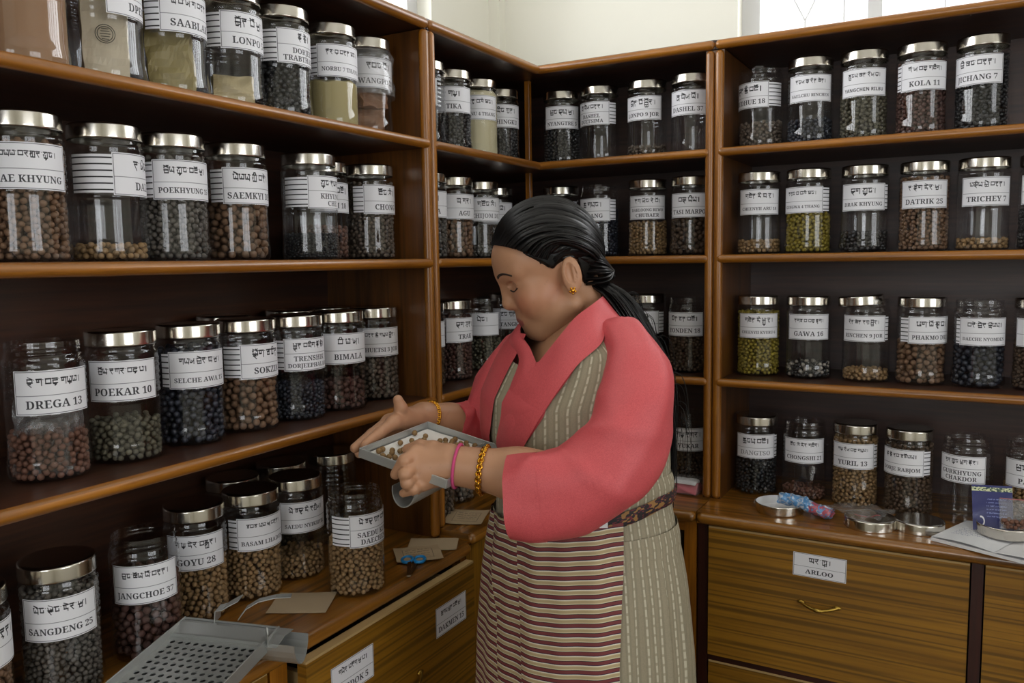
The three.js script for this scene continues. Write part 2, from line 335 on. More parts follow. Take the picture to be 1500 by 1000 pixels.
// ================= base cabinets =================
{
  const cab = (label) => thing('base_cabinet', label, 'cabinet', [0, 0, 0], 0, 'base cabinets under the worktops');
  { // left
    const u = cab('wooden drawer cabinet under the left worktop, one wide drawer pulled out'), f = FX - 0.02;
    mesh('carcass', join([box(-D, f - 0.02, 0.06, CA - 0.026, ZA + 0.002, ZA + 0.02), box(-D, f - 0.02, 0.06, CA - 0.026, ZEND - 0.02, ZEND), box(-D, -D + 0.01, 0.06, CA - 0.026, ZA, ZEND), box(-D, f - 0.02, 0.06, 0.08, ZA, ZEND, 'z'), box(-D, f - 0.04, 0, 0.06, ZA, ZEND, 'z')]), M.inner, u);
    for (const [a, b] of [[ZA + 0.002, ZA + 0.02], [0.985, 1.02], [ZEND - 0.02, ZEND]]) mesh('stile', box(f - 0.03, f, 0.06, CA - 0.026, a, b), M.post, u);
    const drawer = (z0, z1, y0, y1, out) => {
      const d = mesh('drawer', join([box(f + out - 0.018, f + out, y0, y1, z0, z1, 'z')]), M.drawer, u);
      mesh('drawer_edge', box(f + out - 0.018, f + out - 0.0005, y1 - 0.0005, y1 + 0.004, z0, z1, 'z'), M.rawEdge, d);
      mesh('drawer_box', join([box(f - 0.24, f + out - 0.018, y0 + 0.03, y1 - 0.03, z0 + 0.02, z0 + 0.03, 'x'), box(f - 0.24, f + out - 0.018, y0 + 0.03, y1 - 0.03, z1 - 0.03, z1 - 0.02, 'x'), box(f - 0.24, f + out - 0.018, y0 + 0.03, y0 + 0.036, z0 + 0.02, z1 - 0.02, 'x')]), M.rawEdge, d);
      return d;
    };
    const d1 = drawer(ZA + 0.024, 0.98, 0.56, CA - 0.033, 0.035);
    const put = (d, z, y, tib, lines, out, w = 0.105, h = 0.058) => { const m = mesh('label', plate(w, h, cell(tib, lines)), M.label, d); m.position.set(f + out + 0.0012, y, z); m.rotation.y = Math.PI / 2; m.userData.label = 'white printed paper label'; };
    put(d1, 0.875, 0.782, 'g.s:e.r m.d:o.g l+N p', ['SERDOK 5'], 0.035); put(d1, 0.585, 0.768, 'd+w.g.s s+m.n b.c:o l+N', ['DAKMEN 15'], 0.035);
    pull(d1, f + 0.035, 0.70, 0.73, Math.PI / 2);
    drawer(1.025, 1.7, 0.56, CA - 0.036, 0); drawer(ZA + 0.024, 0.98, 0.1, 0.545, 0); drawer(1.025, 1.7, 0.1, 0.545, 0);
  }
  { // corner
    const u = cab('dark open-fronted base cabinet in the corner behind the woman'), f = FZ - 0.02;
    mesh('carcass', join([box(-D, FX - 0.03, 0.0, CB - 0.026, -D, -D + 0.02), box(-D, -D + 0.02, 0, CB - 0.026, -D, ZA - 0.002), box(-D, FX - 0.03, 0, CB - 0.026, ZA - 0.02, ZA - 0.002), box(XC - 0.02, XC - 0.002, 0, CB - 0.026, -D, f - 0.02), box(-D, XC - 0.002, 0, 0.06, -D, f - 0.03, 'x'), box(-D, XC - 0.02, 0.45, 0.465, -D, f - 0.03, 'x')]), M.inner, u);
    mesh('front_panel', box(FX - 0.04, FX - 0.02, 0.02, CB - 0.026, f, ZA - 0.002, 'y'), M.drawer, u);
    mesh('stile', box(XC - 0.03, XC - 0.002, 0, CB - 0.026, f - 0.02, f), M.post, u);
    mesh('stile', box(FX - 0.02, FX + 0.01, 0, CB - 0.026, f - 0.02, f), M.post, u);
    mesh('rail', box(FX + 0.01, XC - 0.03, CB - 0.05, CB - 0.026, f - 0.02, f - 0.001, 'x'), M.post, u);
    mesh('glass_door', box(FX + 0.01, XC - 0.03, 0.06, CB - 0.05, f - 0.012, f - 0.008, 'x'), phy({ color: 0x15110f, roughness: 0.15 }), u);
  }
  { // right
    const u = cab('wooden drawer cabinet at right, its drawer front banded with dark grain'), f = FZ - 0.02;
    mesh('carcass', join([box(XC + 0.002, XC + 0.018, 0, CB - 0.026, -D, f - 0.02), box(XEND - 0.02, XEND, 0, CB - 0.026, -D, f - 0.02), box(XC, XEND, 0.0, CB - 0.026, -D, -D + 0.01, 'x'), box(XC, XEND, 0, 0.06, -D, f - 0.03, 'x')]), M.inner, u);
    for (const [a, b] of [[XC + 0.002, XC + 0.024], [0.98, 1.0], [XEND - 0.02, XEND]]) mesh('stile', box(a, b, 0, CB - 0.026, f - 0.022, f), M.redpost, u);
    mesh('rail', box(XC + 0.024, 0.98, 0.55, 0.562, f - 0.02, f - 0.002, 'x'), M.redpost, u);
    const front = (x0, x1, y0, y1, out) => { const d = mesh('drawer', box(x0, x1, y0, y1, f - 0.016 + out, f + out, 'x'), M.drawer, u); mesh('drawer_edge', box(x0, x1, y1, y1 + 0.004, f - 0.016 + out, f + out - 0.0005, 'x'), M.rawEdge, d); return d; };
    const d1 = front(XC + 0.027, 0.977, 0.566, CB - 0.033, 0.006);
    const m = mesh('label', plate(0.105, 0.05, cell('A.r k+l:u', ['ARLOO'])), M.label, d1); m.position.set(0.705, 0.807, f + 0.0072); m.rotation.z = -0.015; m.userData.label = 'white printed paper label';
    pull(d1, 0.706, 0.727, f + 0.006, 0);
    front(XC + 0.027, 0.977, 0.1, 0.546, 0); front(1.003, XEND - 0.022, 0.1, CB - 0.033, 0);
  }
}

// ================= jars =================
// profile of the clear jar (radius 50 mm), foot flare, ribbed label zone, rings below the neck
const ribs = []; for (let i = 0; i < 7; i++) { const y = 0.088 + i * 0.0092; ribs.push([0.0486, y - 0.003], [0.0494, y - 0.0012], [0.0494, y + 0.0012], [0.0486, y + 0.003]); }
const lp = (a) => new THREE.LatheGeometry(a.map((q) => new THREE.Vector2(...q)), 48);
const bodyPts = [[0.0001, 0.0035], [0.034, 0.0035], [0.044, 0.0012], [0.0475, 0.002], [0.0502, 0.007], [0.0512, 0.016], [0.0503, 0.026], [0.0488, 0.036], [0.0486, 0.082], ...ribs, [0.0488, 0.151], [0.0494, 0.1535], [0.0482, 0.157], [0.0462, 0.16], [0.0468, 0.163], [0.0448, 0.1655]];
const neckPts = [[0.0448, 0.1655], [0.0446, 0.168], [0.0456, 0.1695], [0.0446, 0.171], [0.0446, 0.173], [0.0456, 0.1745], [0.0446, 0.176], [0.0446, 0.1805], [0.0438, 0.1812]];
const G_jar = lp([...bodyPts, ...neckPts]);
const lidPts = [[0.0001, 0.1868], [0.036, 0.1866], [0.0395, 0.1872], [0.0445, 0.187], [0.0468, 0.1858], [0.0476, 0.1832], [0.0478, 0.169], [0.0484, 0.1672], [0.0478, 0.1656], [0.0466, 0.1656]];
const G_lid = lp(lidPts);
const PILL = new THREE.IcosahedronGeometry(1, 2); { const p = PILL.attributes.position, n = PILL.attributes.normal; for (let i = 0; i < p.count; i++) n.setXYZ(i, p.getX(i), p.getY(i), p.getZ(i)); }
const PG = mergeVertices(PILL);

// balls dropped into a cylinder: only the two layers behind the wall and the top are kept
function pack(R, y0, h, d) {
  const r = d / 2, out = [], cs = d, grid = new Map(), key = (a, b) => a * 4096 + b;
  const gi = (v) => Math.floor((v + 0.2) / cs);
  const rest = (x, z, floor) => {
    let y = floor; const a = gi(x), b = gi(z);
    for (let i = a - 1; i <= a + 1; i++) for (let j = b - 1; j <= b + 1; j++) { const L = grid.get(key(i, j)); if (!L) continue; for (let q = L.length - 1, c = 0; q >= 0 && c < 14; q--, c++) { const o = L[q], dx = o[0] - x, dz = o[2] - z, s = d * d - dx * dx - dz * dz; if (s > 0) { const t = o[1] + Math.sqrt(s) * 0.97; if (t > y) y = t; } } }
    return y;
  };
  const fill = (rin, rout, floor, top, K) => {
    let miss = 0;
    while (miss < 40) {
      let best = null;
      for (let k = 0; k < K; k++) { const q = rnd() < 0.6 ? rout : Math.sqrt(lerp(rin * rin, rout * rout, rnd())), a = rnd() * 6.2832, x = q * Math.cos(a), z = q * Math.sin(a), y = rest(x, z, floor); if (!best || y < best[1]) best = [x, y, z]; }
      if (best[1] > top) { miss++; continue; }
      out.push(best); const kk = key(gi(best[0]), gi(best[2])); if (!grid.has(kk)) grid.set(kk, []); grid.get(kk).push(best);
      if (out.length > 6000) break;
    }
  };
  const rout = R - r - 0.0008;
  const cut = y0 + h - 2.2 * d;
  if (cut > y0 + d) fill(Math.max(0, rout - 1.1 * d), rout, y0 + r, cut, 14);
  const n0 = out.length;
  fill(0, rout, Math.max(y0 + r, cut - r), y0 + h - r, 10);
  return out;
}
const PILLMAT = new Map();
function pillMat(hex, shine) { const k = hex + '_' + shine; if (!PILLMAT.has(k)) PILLMAT.set(k, std({ color: hex, roughness: shine ? 0.35 : 0.62 })); return PILLMAT.get(k); }
function pills(pos, R, y0, h, d, hex, label, shine = 0, mixHex) {
  const P = pack(R, y0, h, d), im = shadow(new THREE.InstancedMesh(PG, pillMat(0xffffff, shine), P.length)), m = new THREE.Matrix4(), q = new THREE.Quaternion(), c = new THREE.Color(), c2 = new THREE.Color();
  P.forEach((b, i) => { const s = d / 2 * rr(0.93, 1.02); m.compose(V(...b), q, V(s, s * rr(0.95, 1.02), s)); im.setMatrixAt(i, m); c.set(mixHex && rnd() < 0.4 ? mixHex : hex); const k = rr(0.82, 1.15); c.r *= k; c.g *= k; c.b *= k; im.setColorAt(i, c); });
  im.name = numbered('pills'); im.position.set(...pos); im.userData = { label, category: 'pills', kind: 'stuff' }; scene.add(im);
  return im;
}
// pill colours and sizes
const SM = 0.0052, MD = 0.0088, BG = 0.0125;
const C = { brown: 0x765840, tan: 0x94754e, dark: 0x302e2e, navy: 0x2c2f3a, grey: 0x5c564f, greyb: 0x625448, maroon: 0x54372f, red: 0x6e4a3a, olive: 0x8c7b22, moss: 0x5a5544, black: 0x232325, choc: 0x54402f };
const ORD = ['first', 'second', 'third', 'fourth', 'fifth', 'sixth', 'seventh', 'eighth'];
const CNAME = { brown: 'brown', tan: 'tan', dark: 'black', navy: 'blue-black', grey: 'grey', greyb: 'grey-brown', maroon: 'maroon', red: 'reddish brown', olive: 'olive-yellow', moss: 'grey-green', black: 'black', choc: 'dark brown' };
const LABEL0 = 0.0895, LABEL1 = 0.1465, HA = 1.0;
function jar(x, y, z, where, spec) {
  // spec: { tib, t: [lines], a: label angle in degrees from the view direction, open, c, d, f, tail, sans, tilt, turnY }
  const toCam = Math.atan2(camera.position.x - x, camera.position.z - z);
  const size = spec.d === BG ? 'large ' : spec.d === SM ? 'small ' : '', col = spec.c ? `${size}${CNAME[spec.c]} pills` : spec.inside;
  const g = thing('jar', col ? `${spec.open ? 'open' : 'lidded'} jar of ${col}, ${where}` : `nearly empty ${spec.open ? 'open' : 'lidded'} jar, ${where}`, 'jar', [x, y, z], 0, 'clear jars on the shelves');
  mesh('jar_body', G_jar, M.jar, g);
  if (!spec.open) {
    const l = mesh('lid', G_lid, M.steel, g); l.rotation.y = rr(0, 6);
    if (spec.tilt) { l.rotation.set(0, 0, spec.tilt); l.position.y = 0.002; }
  }
  if (spec.t) {
    const a = toCam + (spec.a ?? 0) * Math.PI / 180, r = cell(spec.tib, spec.t, spec);
    const m = mesh('label', bentLabel(0.0498, LABEL0, LABEL1, a, HA, r), M.label, g); m.userData.label = 'white printed paper label';
    if (spec.tail) { const s = Math.sign(spec.tail), w = Math.abs(spec.tail) * Math.PI / 360; mesh('ruled_band', bentLabel(0.0496, LABEL0 + 0.003, LABEL1 - 0.003, a + s * (HA + w), w, RULED), M.label, g); }
    if (spec.skew) m.rotation.z = spec.skew;
  }
  if (spec.c) {
    const f = spec.f;
    pills([x, y, z], 0.0482, 0.004, f, spec.d, C[spec.c], `${col} in the jar ${where}`, spec.c === 'black' || spec.c === 'navy' || spec.c === 'dark' ? 1 : 0, spec.mix);
  }
  return g;
}
function powder(x, y, z, f, hex, label) {
  const pts = [[0.0001, 0.0045], [0.045, 0.0045], [0.0478, 0.008], [0.0478, f * 0.96], [0.044, f], [0.02, f + 0.004], [0.0001, f + 0.006]];
  const g = lp(pts), p = g.attributes.position;
  for (let i = 0; i < p.count; i++) if (p.getY(i) > f * 0.9) p.setY(i, p.getY(i) + 0.004 * n3(p.getX(i) * 60, p.getZ(i) * 60, x * 9));
  g.computeVertexNormals(); g.translate(x, y, z);
  const m = mesh('powder', g, std({ color: hex, roughness: 0.95 })); tag(m, label, 'powder'); m.userData.kind = 'stuff';
}
// a crumpled packet: box with pushed-in faces
function crumple(w, h, d, amp, s) {
  const g = mergeVertices((() => { const b = new THREE.BoxGeometry(w, h, d, 10, 12, 6); b.deleteAttribute('uv'); b.deleteAttribute('normal'); return b; })()), p = g.attributes.position;
  for (let i = 0; i < p.count; i++) {
    const x = p.getX(i), y = p.getY(i), z = p.getZ(i), k = 1 - 0.75 * Math.pow(Math.max(0, y / h + 0.5), 2.2);
    p.setXYZ(i, x + amp * n3(y * 70 + s, z * 80, x * 30), y + amp * 0.6 * n3(x * 80, s + z * 60, y * 40), z * k + amp * n3(x * 70, y * 75 + s, 2 + s));
  }
  const o = g.toNonIndexed(); o.computeVertexNormals(); return o;
}
// rows of jars: [x, z, spec]; positions in metres on each shelf
function row(unit, shelf, y, list) { list.forEach(([x, z, spec], i) => { if (spec) jar(x, y, z, `${ORD[i]} from left, ${shelf}, ${unit}`, spec); }); }
const LU = 'left unit', CU = 'corner unit', RU = 'right unit', TS = 'top shelf', S2 = 'second shelf', S3 = 'third shelf', WT = 'worktop';
row(LU, TS, S[1], [
  [-0.080, 1.238, { inside: 'fine tan powder' }],
  [-0.085, 1.124, { tib: 'd.p:e b', t: ['DPEB'], a: 62, inside: 'a printed paper bag' }],
  [-0.085, 1.014, { tib: 's b l g b.d:u.n', t: ['SAABLAK'], a: 40, tail: -26, inside: 'a bag of olive powder' }],
  [-0.085, 0.901, { tib: 'b+l:o.n p:o l+N', t: ['LONPO 5'], a: 40, tail: -30, inside: 'a zip bag' }],
  [-0.085, 0.791, { tib: 'r+d:o r+j:e', t: ['DORJEE', 'TRABTHANG'], a: 50, tail: -34, c: 'black', d: MD, f: 0.1 }],
  [-0.085, 0.667, { tib: 'n:o.r b:u b.d:u.n T.N', t: ['NORBU 7 THANG'], a: 30, tail: -22, inside: 'pale sandy powder' }],
  [-0.090, 0.557, { tib: 'd.b.N p:o', t: ['WANGPO 20'], a: 30, tail: -20, inside: 'brown packets under a plastic wrapper' }],
]);
row(LU, S2, S[2], [
  [-0.090, 1.246, { tib: 'b.s.m b.r.g+y.d K+y:u.N', t: ['GAE KHYUNG'], a: 8, c: 'brown', d: MD, f: 0.15 }],
  [-0.090, 1.130, { tib: 'd l:i.s', t: ['DALI'], a: 66, tail: -64, c: 'tan', d: MD, f: 0.024 }],
  [-0.090, 1.022, { tib: 's+p:o.s K+y:u.N b.c:o l+N', t: ['POEKHYUNG 15'], a: 25, tail: -20, c: 'grey', d: MD, f: 0.152 }],
  [-0.090, 0.899, { tib: 's:e.m.s k+y:i b.d:e', t: ['SAEMKYI DE'], a: 33, tail: -26, c: 'brown', d: BG, f: 0.1 }],
  [-0.080, 0.740, { tib: 'K+y:u.N d.m.r', t: ['KHYUNG', 'CHE'], a: 54, tail: -52, c: 'black', d: SM, f: 0.045 }],
  [-0.142, 0.638, { tib: 'd l:i b.c:o', t: ['DALI 18'], a: 30, c: 'red', d: MD, f: 0.065 }],
  [-0.105, 0.5395, { tib: 'c:o.N Z:i', t: ['CHONG'], a: 43, tail: -26, c: 'greyb', d: MD, f: 0.152 }],
]);
row(LU, S3, S[3], [
  [-0.100, 1.231, { tib: 'b+r:e g b.c:u g.s:u.m', t: ['DREGA 13'], a: 14, open: 1, c: 'red', d: MD, f: 0.062 }],
  [-0.100, 1.117, { tib: 's+p:o.s d.k.r b.c:u p', t: ['POEKAR 10'], a: 0, c: 'moss', d: MD, f: 0.058 }],
  [-0.105, 0.996, { tib: 'g.s.l b+y:e.d A l+N', t: ['SELCHE AWA 15'], a: 20, tail: -16, c: 'navy', d: 0.0106, f: 0.15 }],
  [-0.100, 0.884, { tib: 's+r:o.g H.x:i.n', t: ['SOKZIN'], a: 45, tail: -34, c: 'brown', d: BG, f: 0.098 }],
  [-0.095, 0.773, { tib: 's+k+r.n b.S:i.g r+d:o r+j:e', t: ['TRENSHIK', 'DORJEEPHALAM'], a: 32, tail: -24, c: 'navy', d: 0.0075, f: 0.062 }],
  [-0.090, 0.665, { tib: 'b:i m l', t: ['BIMALA'], a: 24, c: 'maroon', d: 0.0105, f: 0.055 }],
  [-0.105, 0.5395, { tib: 'b.d:u.d r+q:i g.s:u.m s+b+y:o.r', t: ['DHUETSI 3 JOR'], a: 17, c: 'greyb', d: 0.0098, f: 0.11 }],
]);
row(LU, WT, CA, [
  [-0.1, 1.232, { tib: 's:e.N l+d:e.N Y:e.r l+N', t: ['SANGDENG 25'], a: 0, c: 'grey', d: 0.0075, f: 0.15 }],
  [-0.100, 1.100, { tib: 'b+y.N C:o.s s:o b.d:u.n', t: ['JANGCHOE 37'], a: 0, open: 1, c: 'maroon', d: 0.0118, f: 0.12 }],
  [-0.140, 0.975, { tib: 'g:o y:u Y:e.r b.r+g+y.d', t: ['GOYU 28'], a: 0, c: 'tan', d: 0.0092, f: 0.1 }],
  [-0.125, 0.868, { tib: 'H.b.H s.m l+h b.d:u.n', t: ['BASAM LHADUN'], a: 28, tail: -20, c: 'tan', d: 0.009, f: 0.1 }],
  [-0.120, 0.763, { tib: 's:e H.b+r:u Y:i d.k+y:i.l', t: ['SAEDU NYIKHYIL'], a: 22, c: 'tan', d: MD, f: 0.045 }],
  [0.028, 0.772, { tib: 's:e H.b+r:u k:u.n b.d:e', t: ['SAEDU KUN', 'DAECHEN'], a: 45, tail: -40, open: 1, c: 'tan', d: MD, f: 0.095 }],
  [-0.190, 0.585, { inside: 'shadowed grey contents' }],
]);
// second rank behind the front jars of the left unit
[[-0.212, 0.83, S[3], 'behind the fourth, third shelf, left unit'], [-0.212, 0.665, S[3], 'behind the fifth, third shelf, left unit'], [-0.212, 0.555, S[3], 'behind the sixth, third shelf, left unit'],
  [-0.2195, 0.822, CA, 'behind the fourth, worktop, left unit'], [-0.218, 0.70, CA, 'behind the fifth, worktop, left unit']].forEach(([x, z, y, w], i) => jar(x, y, z, w, { c: ['brown', 'dark', 'choc', 'brown', 'moss'][i], d: MD, f: 0.07 }));
jar(-0.10, CA, 1.353, 'cut by the left edge of the picture, worktop', { tib: 'g.r b.d:u.n', t: [''], a: 40, c: 'brown', d: MD, f: 0.1 });

row(CU, TS, S[1], [
  [-0.100, 0.352, { tib: 'q.n d.n', t: [''], a: -20, inside: 'grey folded paper' }],
  [-0.100, 0.245, { tib: 'g.y:u', t: ['TIKA'], a: 10, c: 'dark', d: MD, f: 0.09 }],
  [-0.100, 0.128, { tib: 'm n:u b.Z:i T.N', t: ['MANU 4 THANG'], a: 10, inside: 'cream powder to the brim' }],
  [-0.112, -0.002, { tib: 'S:i.N k:u.n', t: ['SHINGKU'], a: 20, c: 'dark', d: MD, f: 0.09 }],
  [0.012, -0.112, { tib: 'm+y.N b+r.s l+N', t: ['NYANGTRE 5'], a: 0, c: 'dark', d: MD, f: 0.12 }],
  [0.120, -0.110, { tib: 'z+l S:e.l b.d:u.d', t: ['DASHEL', 'DUETSIMA'], a: -29, tail: 24 }],
  [0.246, -0.110, { tib: 'b+l:o.n p:o s+b+y:o.r', t: ['LONPO 9 JOR'], a: -15, c: 'greyb', d: MD, f: 0.03 }],
  [0.362, -0.100, { tib: 'z+l S:e.l s:o', t: ['DASHEL 37'], a: -15, tail: 16 }],
]);
row(CU, S2, S[2], [
  [-0.100, 0.355, { tib: 'd b:u', t: ['UETA'], a: 20, c: 'grey', d: MD, f: 0.09 }],
  [-0.100, 0.245, { tib: 'A g.r', t: ['AGU'], a: 35, c: 'brown', d: BG, f: 0.1 }],
  [-0.110, 0.110, { tib: 'g.c:o.N Z:i', t: ['CHIJOM DE'], a: 24, ink: '#77777c', c: 'grey', d: MD, f: 0.03 }],
  [-0.165, -0.060, { tib: 'k:u.N m:o', t: [''], a: 10, tail: -14, c: 'choc', d: MD, f: 0.1 }],
  [-0.012, -0.150, { tib: 'd.p.l y:o.n', t: [''], a: 0, c: 'dark', d: MD, f: 0.1 }],
  [0.118, -0.110, { tib: 'd+w g.s.N', t: ['DZIANG'], a: -25, tail: 22, open: 1, c: 'navy', d: MD, f: 0.12 }],
  [0.248, -0.110, { tib: 'd.k l:o.N r:e b:o', t: ['DAKLOONG REWO', 'CHUBAER'], a: -2, c: 'tan', d: MD, f: 0.084 }],
  [0.362, -0.100, { tib: 'b.k+r s:i.s', t: ['TASI MARPO'], a: -8, c: 'choc', d: BG, f: 0.095 }],
]);
row(CU, S3, S[3], [
  [-0.100, 0.375, { tib: 'k:u s', t: [''], a: 20, c: 'choc', d: MD, f: 0.1 }],
  [-0.110, 0.245, { tib: 'b+r.g Z:u.n', t: ['TRAK'], a: 42, c: 'maroon', d: MD, f: 0.15 }],
  [-0.135, 0.065, { tib: 's:e.N', t: [''], a: 0, open: 1, ink: '#66666c', c: 'moss', d: MD, f: 0.08 }],
  [-0.175, -0.130, { tib: 't.N k:u.n', t: ['TANGK'], a: 10, c: 'red', d: MD, f: 0.05 }],
  [0.238, -0.130, { tib: 'H.b+r:i t', t: [''], a: -20, tail: 20, c: 'dark', d: MD, f: 0.08 }],
  [0.357, -0.100, { tib: 'y:o.n t.n b.c:o', t: ['YONDEN 18'], a: -15, open: 1, c: 'choc', d: MD, f: 0.1 }],
]);
row(CU, WT, CB, [
  [-0.070, 0.395, { c: 'greyb', d: 0.0105, f: 0.07 }],
  [-0.092, 0.275, { c: 'greyb', d: BG, f: 0.07 }],
  [0.354, -0.112, { tib: 'g.y:u d.k.r', t: ['YUKAR'], a: 0, open: 1, c: 'choc', d: MD, f: 0.1 }],
]);
row(RU, TS, S[1], [
  [0.524, -0.100, { tib: 'b+d:u.d r+q:i b.c:o', t: ['RUDHUE 18'], a: -38, tail: 40, open: 1, c: 'greyb', d: MD, f: 0.06 }],
  [0.633, -0.090, { tib: 'd.N:u.l C:u r:i.n C:e.n', t: ['SAELCHU RINCHEN'], a: 0, c: 'navy', d: MD, f: 0.055 }],
  [0.743, -0.090, { tib: 'd+b+y.N.s C.n r:i.l b:u', t: ['YANGCHEN RILBU'], a: 0, sans: 1, c: 'moss', d: MD, f: 0.1 }],
  [0.854, -0.090, { tib: 'k:o l b.c:u g.c:i.g', t: ['KOLA 11'], a: 8, tail: -14, c: 'maroon', d: MD, f: 0.15 }],
  [0.964, -0.090, { tib: 'b+y:i C.N b.d:u.n', t: ['JICHANG 7'], a: -12, c: 'black', d: MD, f: 0.15 }],
]);
row(RU, S2, S[2], [
  [0.523, -0.100, { tib: 'g.c:e.n Y:i A r:u', t: ['CHEENYII ARU 18'], a: 0, c: 'tan', d: MD, f: 0.032 }],
  [0.632, -0.100, { tib: 'd.g:u.N b b.Z:i T.N', t: ['GUNGWA 4 THANG'], a: -20, tail: 22, c: 'olive', d: MD, f: 0.09 }],
  [0.749, -0.100, { tib: 'b+r.g K+y:u.N', t: ['DRAK KHYUNG'], a: -4, tail: 12, c: 'dark', d: MD, f: 0.045 }],
  [0.866, -0.100, { tib: 'd t+r:i.g Y:e.r l+N', t: ['DATRIK 25'], a: 0, c: 'brown', d: MD, f: 0.154 }],
  [0.975, -0.100, { tib: 'm.K+r:i.s p+y:e b.d:u.n', t: ['TRICHEY 7'], a: 8, c: 'tan', d: MD, f: 0.024 }],
  [1.084, -0.100, { tib: 's:e H.b+r:u', t: [''], a: 0, c: 'dark', d: MD, f: 0.08 }],
]);
row(RU, S3, S[3], [
  [0.523, -0.110, { tib: 'g.c:e.n Y:i s+k+y:u r:u', t: ['CHEENYII KYURU 6'], a: 0, c: 'olive', d: MD, f: 0.15 }],
  [0.636, -0.110, { tib: 'd.g.H b b.c:u d+r:u.g', t: ['GAWA 16'], a: 0, c: 'dark', d: MD, f: 0.035, mix: 0x9a9288 }],
  [0.759, -0.105, { tib: 'r:i.n C:e.n d.g:u s+b+y:o.r', t: ['RINCHEN 9 JOR'], a: -8, tail: 12, tilt: 0.07, c: 'tan', d: MD, f: 0.026 }],
  [0.869, -0.100, { tib: 'P.g m:o g+r:u b', t: ['PHAKMO DRU'], a: 27, tail: -22, c: 'brown', d: BG, f: 0.095 }],
  [0.977, -0.100, { tib: 'b.d:e b+y:e.d s+Y:o.m.s', t: ['DAECHE NYOMDEN'], a: 13, tail: -12, open: 1, c: 'navy', d: BG, f: 0.1 }],
  [1.086, -0.100, { tib: 'b.d:e b', t: [''], a: 0, c: 'choc', d: MD, f: 0.1 }],
]);
row(RU, WT, CB, [
  [0.522, -0.110, { tib: 'd+w.N.s b.c:o', t: ['DANGTSO'], a: -3, tail: 12, ink: '#88888c', c: 'black', d: MD, f: 0.09 }],
  [0.632, -0.110, { tib: 'c:o.N Z:i Y:e.r g.c:i.g', t: ['CHONGSHI 21'], a: 0, open: 1, c: 'red', d: MD, f: 0.025 }],
  [0.743, -0.105, { tib: 'g.y:u r:i.l b.c:u g.s:u.m', t: ['YURIL 13'], a: -7, tail: 14, c: 'tan', d: MD, f: 0.154 }],
  [0.854, -0.090, { tib: 'r+d:o r+j:e r.b H.j:o.m.s', t: ['DORJE RABJOM'], a: -22, tail: 20, c: 'choc', d: MD, f: 0.154 }],
  [0.965, -0.080, { tib: 'g:u.r K+y:u.N p+y.g r+d:o.r', t: ['GURKHYUNG', 'CHAKDOR'], a: -15, open: 1 }],
  [1.078, -0.090, { tib: 's+p.N r+g+y.n', t: ['PANG'], a: 0, open: 1, c: 'tan', d: MD, f: 0.09 }],
]);
// powders and packets in the jars of the top shelf
powder(-0.080, S[1], 1.238, 0.16, 0x9a7658, 'tan powder filling the first jar from left, top shelf, left unit');
powder(-0.085, S[1], 0.667, 0.085, 0xa89a6c, 'sandy powder heaped in the sixth jar from left, top shelf, left unit');
powder(-0.100, S[1], 0.128, 0.158, 0xd0c6a2, 'cream powder filling the third jar from left, top shelf, corner unit');
function packet(name, label, w, h, d, x, y, z, turn, mat, amp, s, tilt = 0) { const m = mesh(name, crumple(w, h, d, amp, s).translate(0, h / 2, 0), mat); m.position.set(x, y + 0.007, z); m.rotation.set(0, turn, tilt); return tag(m, label, 'packet'); }
const kraft = std({ color: 0x8a6248, roughness: 0.85 });
{
  const pk = packet('paper_bag', 'beige paper bag with a printed round emblem inside a top-shelf jar', 0.056, 0.12, 0.05, -0.085, S[1], 1.124, 1.0, M.paper2, 0.002, 3);
  const em = mesh('printed_emblem', (() => { const L = []; for (const r of [0.012, 0.0095]) L.push(new THREE.TorusGeometry(r, 0.0006, 5, 28)); for (let i = -2; i <= 2; i++) L.push(new THREE.BoxGeometry(0.013 - Math.abs(i) * 0.002, 0.0009, 0.0006).translate(0, i * 0.0034, 0)); return join(L); })(), std({ color: 0x4a4438, roughness: 0.8 }), pk); em.position.set(0.0, 0.06, 0.0285);
}
packet('plastic_bag', 'clear bag of olive powder in the third jar, top shelf, left unit', 0.06, 0.12, 0.052, -0.085, S[1], 1.014, 0.8, std({ color: 0x9a8a58, roughness: 0.5 }), 0.004, 7, 0.06);
packet('plastic_bag', 'zip bag of cream powder in the fourth jar, top shelf, left unit', 0.06, 0.05, 0.05, -0.085, S[1], 0.901, 0.9, std({ color: 0xc2b088, roughness: 0.45 }), 0.003, 2);
packet('paper_packet', 'lower brown packet in the plastic-wrapped jar, top shelf, left unit', 0.062, 0.05, 0.055, -0.09, S[1], 0.557, 0.7, kraft, 0.004, 1);
packet('paper_packet', 'upper brown packet in the plastic-wrapped jar, top shelf, left unit', 0.062, 0.042, 0.055, -0.09, S[1] + 0.05, 0.557, 1.3, kraft, 0.004, 5);
packet('folded_paper', 'grey folded paper in the first jar, top shelf, corner unit', 0.05, 0.1, 0.05, -0.1, S[1], 0.352, 0.5, std({ color: 0x8a8a8a, roughness: 0.7 }), 0.003, 4);
